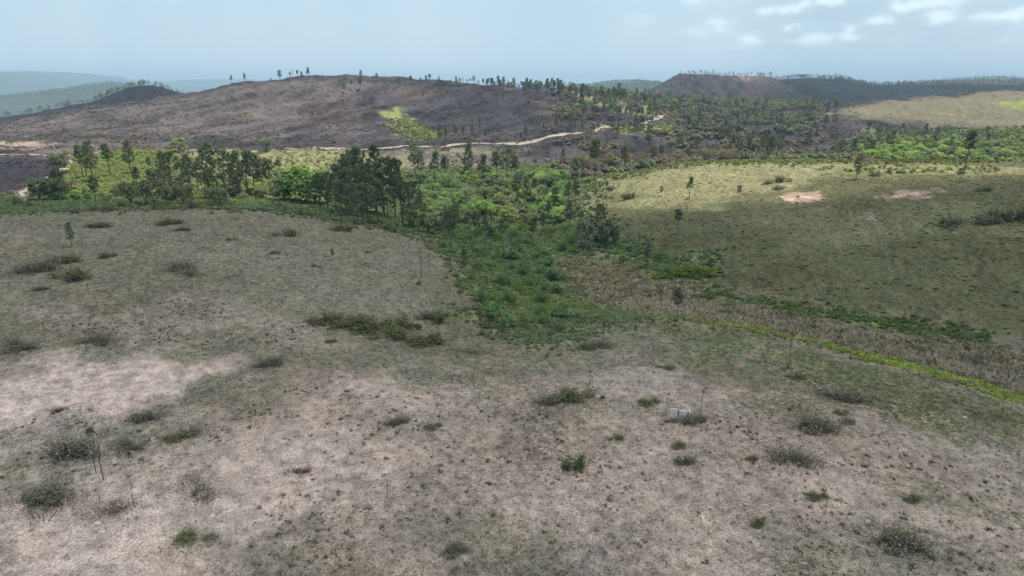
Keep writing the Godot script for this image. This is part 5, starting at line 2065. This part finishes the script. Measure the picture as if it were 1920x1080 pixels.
func box(sh: Shape, at: Vector3, size: Vector3, c: Color, bevel := 0.01) -> void:
	# a box with its upright and top edges cut
	var h := size * 0.5
	var low := []
	var high := []
	var cap := []
	for s in [[-1, -1, 0], [-1, -1, 1], [1, -1, 1], [1, -1, 0], [1, 1, 0], [1, 1, 1], [-1, 1, 1], [-1, 1, 0]]:
		var bx := bevel if s[2] == 1 else 0.0
		var bz := 0.0 if s[2] == 1 else bevel
		var p := at + Vector3(s[0] * (h.x - bx), 0, s[1] * (h.z - bz))
		low.append(p - Vector3(0, h.y, 0))
		high.append(p + Vector3(0, h.y - bevel, 0))
		cap.append(at + Vector3(s[0] * (h.x - bx - bevel * 0.5), h.y, s[1] * (h.z - bz - bevel * 0.5)))
	for i in 8:
		var t := (i + 1) % 8
		sh.quad(low[i], low[t], high[t], high[i], c)
		sh.quad(high[i], high[t], cap[t], cap[i], c)
		sh.tri(at + Vector3(0, h.y, 0), cap[i], cap[t], c)
		sh.tri(at - Vector3(0, h.y, 0), low[t], low[i], c)


func build_small_things() -> void:
	var r := RandomNumberGenerator.new()
	r.seed = 90
	for s in STONES:
		var o := top("stone", stone(600 + int(s[0] * 7), 0.7, Color(0.58, 0.44, 0.34)), mats["rock"])
		o.transform = Transform3D(Basis(Vector3.UP, r.randf() * TAU).scaled_local(Vector3.ONE * s[2]), on_ground(s[0], s[1], 0.02))
		tag(o, "pale fist-sized stone lying on the dry plateau", "stone", "pale stones on the plateau")
	for mk in MARKS:
		var kind: String = mk[0]
		var at := on_ground(mk[1], mk[2])
		var w: float = mk[3]
		if kind.begins_with("rock"):
			var pink := kind == "rock"
			var o := thing("rock_outcrop" if pink else "grey_rock_outcrop", at, 0.0, Vector3.ONE)
			for q in (22 if pink else 12):
				var c := Color(0.30, 0.185, 0.145).lerp(Color(0.50, 0.37, 0.31), r.randf()) if pink else Color(0.30, 0.25, 0.22)
				var p := part("slab", stone(700 + q + int(w * 10), 1.0, c), mats["rock"], o)
				var x := r.randf_range(-0.42, 0.42) * w
				var z := r.randf_range(-0.5, 0.5) * w * 0.9
				var size := w * (0.10 + 0.34 * pow(r.randf(), 2.0)) * (1.0 if pink else 0.5)
				p.transform = Transform3D(Basis.from_euler(Vector3(r.randf_range(-0.1, 0.25), r.randf() * TAU, r.randf_range(-0.1, 0.1))).scaled_local(Vector3(size * 1.2, size * 0.42, size)), Vector3(x, ground_y(at.x + x, at.z + z) - at.y - 0.03 * size, z))
			tag(o, "pinkish granite outcrop of low slabs on the grassy slope" if pink else "scattered grey rocks below the pink outcrops on the slope", "rock outcrop", "pink outcrops of the slope" if pink else "")
		elif kind == "board":
			build_board(at, w)
		elif kind == "stone":
			var o := thing("white_slab", at, 0.4, Vector3.ONE)
			var sh := Shape.new()
			box(sh, Vector3(0, 0.16, 0), Vector3(0.42, 0.36, 0.08), Color(0.60, 0.54, 0.50))
			part("slab", sh.made(), mats["rock"], o).rotation = Vector3(-0.35, 0, 0.3)
			var root := Shape.new()
			for q in 9:
				var a := r.randf_range(-0.6, 2.2)
				root.tube([Vector3(0.3, 0.0, -0.1), Vector3(0.3 + cos(a) * 0.3, 0.18 + 0.1 * sin(a), -0.1 + r.randf_range(-0.3, 0.3)), Vector3(0.35 + cos(a) * 0.55, r.randf_range(0.0, 0.35), -0.2 + r.randf_range(-0.3, 0.3))], [0.04, 0.03, 0.012], 4, Color(0.075, 0.05, 0.042))
			part("roots", root.made(), mats["bark"], o)
			tag(o, "small white slab propped against dark roots beside the large shrub", "slab")
		elif kind == "sticks":
			for q in [[-0.55, 0.0, 0.2, 0.75, -0.5], [-0.28, -0.05, 0.0, 0.6, -0.6], [0.05, 0.1, 0.0, 0.65, -0.1], [0.2, 0.05, 0.1, 0.95, 0.75], [-0.42, 0.35, 0.0, 0.35, 0.1]]:
				var sh := Shape.new()
				var tip := Vector3(q[4] * q[3], q[3] * 0.75, -0.1)
				sh.tube([Vector3(0, -0.05, 0), tip * 0.5 + Vector3(0.03, 0, 0), tip], [0.035, 0.03, 0.022], 5, Color(0.075, 0.06, 0.052))
				var o := top("charred_stick", sh.made(), mats["bark"])
				o.position = on_ground(at.x + q[0] * w * 0.55, at.z + q[1] * 2.0)
				tag(o, "dark charred stick leaning from the sandy ground", "stick", "charred sticks in the sand")
		elif kind == "stump":
			var sh := Shape.new()
			sh.tube([Vector3(0, -0.1, 0), Vector3(0.03, 0.7, 0), Vector3(-0.02, 1.3, 0.02)], [0.13, 0.10, 0.07], 7, Color(0.06, 0.05, 0.045))
			var o := top("tree_stump", sh.made(), mats["bark"])
			o.position = at
			tag(o, "dark broken stump at the edge of the green valley", "stump")


func build_board(at: Vector3, w: float) -> void:
	# two low whitewashed panels in one line, a rusty post between them and a dark one at the end
	var o := thing("whitewashed_panel_block", at, -0.28, Vector3.ONE)
	var white := Color(0.80, 0.64, 0.56)
	for q in [[-0.27, 0.46, 0.44, 0.96], [0.20, 0.42, 0.44, 0.88]]:
		var sh := Shape.new()
		box(sh, Vector3(q[0] * w, q[1], 0), Vector3(q[2] * w, q[3], 0.10), white)
		part("panel", sh.made(), mats["rock"], o)
	var post := Shape.new()
	box(post, Vector3(-0.035 * w, 0.44, 0.02), Vector3(0.045 * w, 0.92, 0.12), Color(0.12, 0.055, 0.035))
	part("rusty_post", post.made(), mats["rock"], o)
	var dark := Shape.new()
	box(dark, Vector3(0.45 * w, 0.42, 0.01), Vector3(0.05 * w, 0.86, 0.12), Color(0.05, 0.045, 0.042))
	part("end_post", dark.made(), mats["rock"], o)
	var back := Shape.new()
	box(back, Vector3(0.50 * w, 0.38, -0.32), Vector3(0.045 * w, 0.78, 0.62), white)
	part("return_panel", back.made(), mats["rock"], o)
	tag(o, "low block of two whitewashed panels with a rusty post between", "panel block")
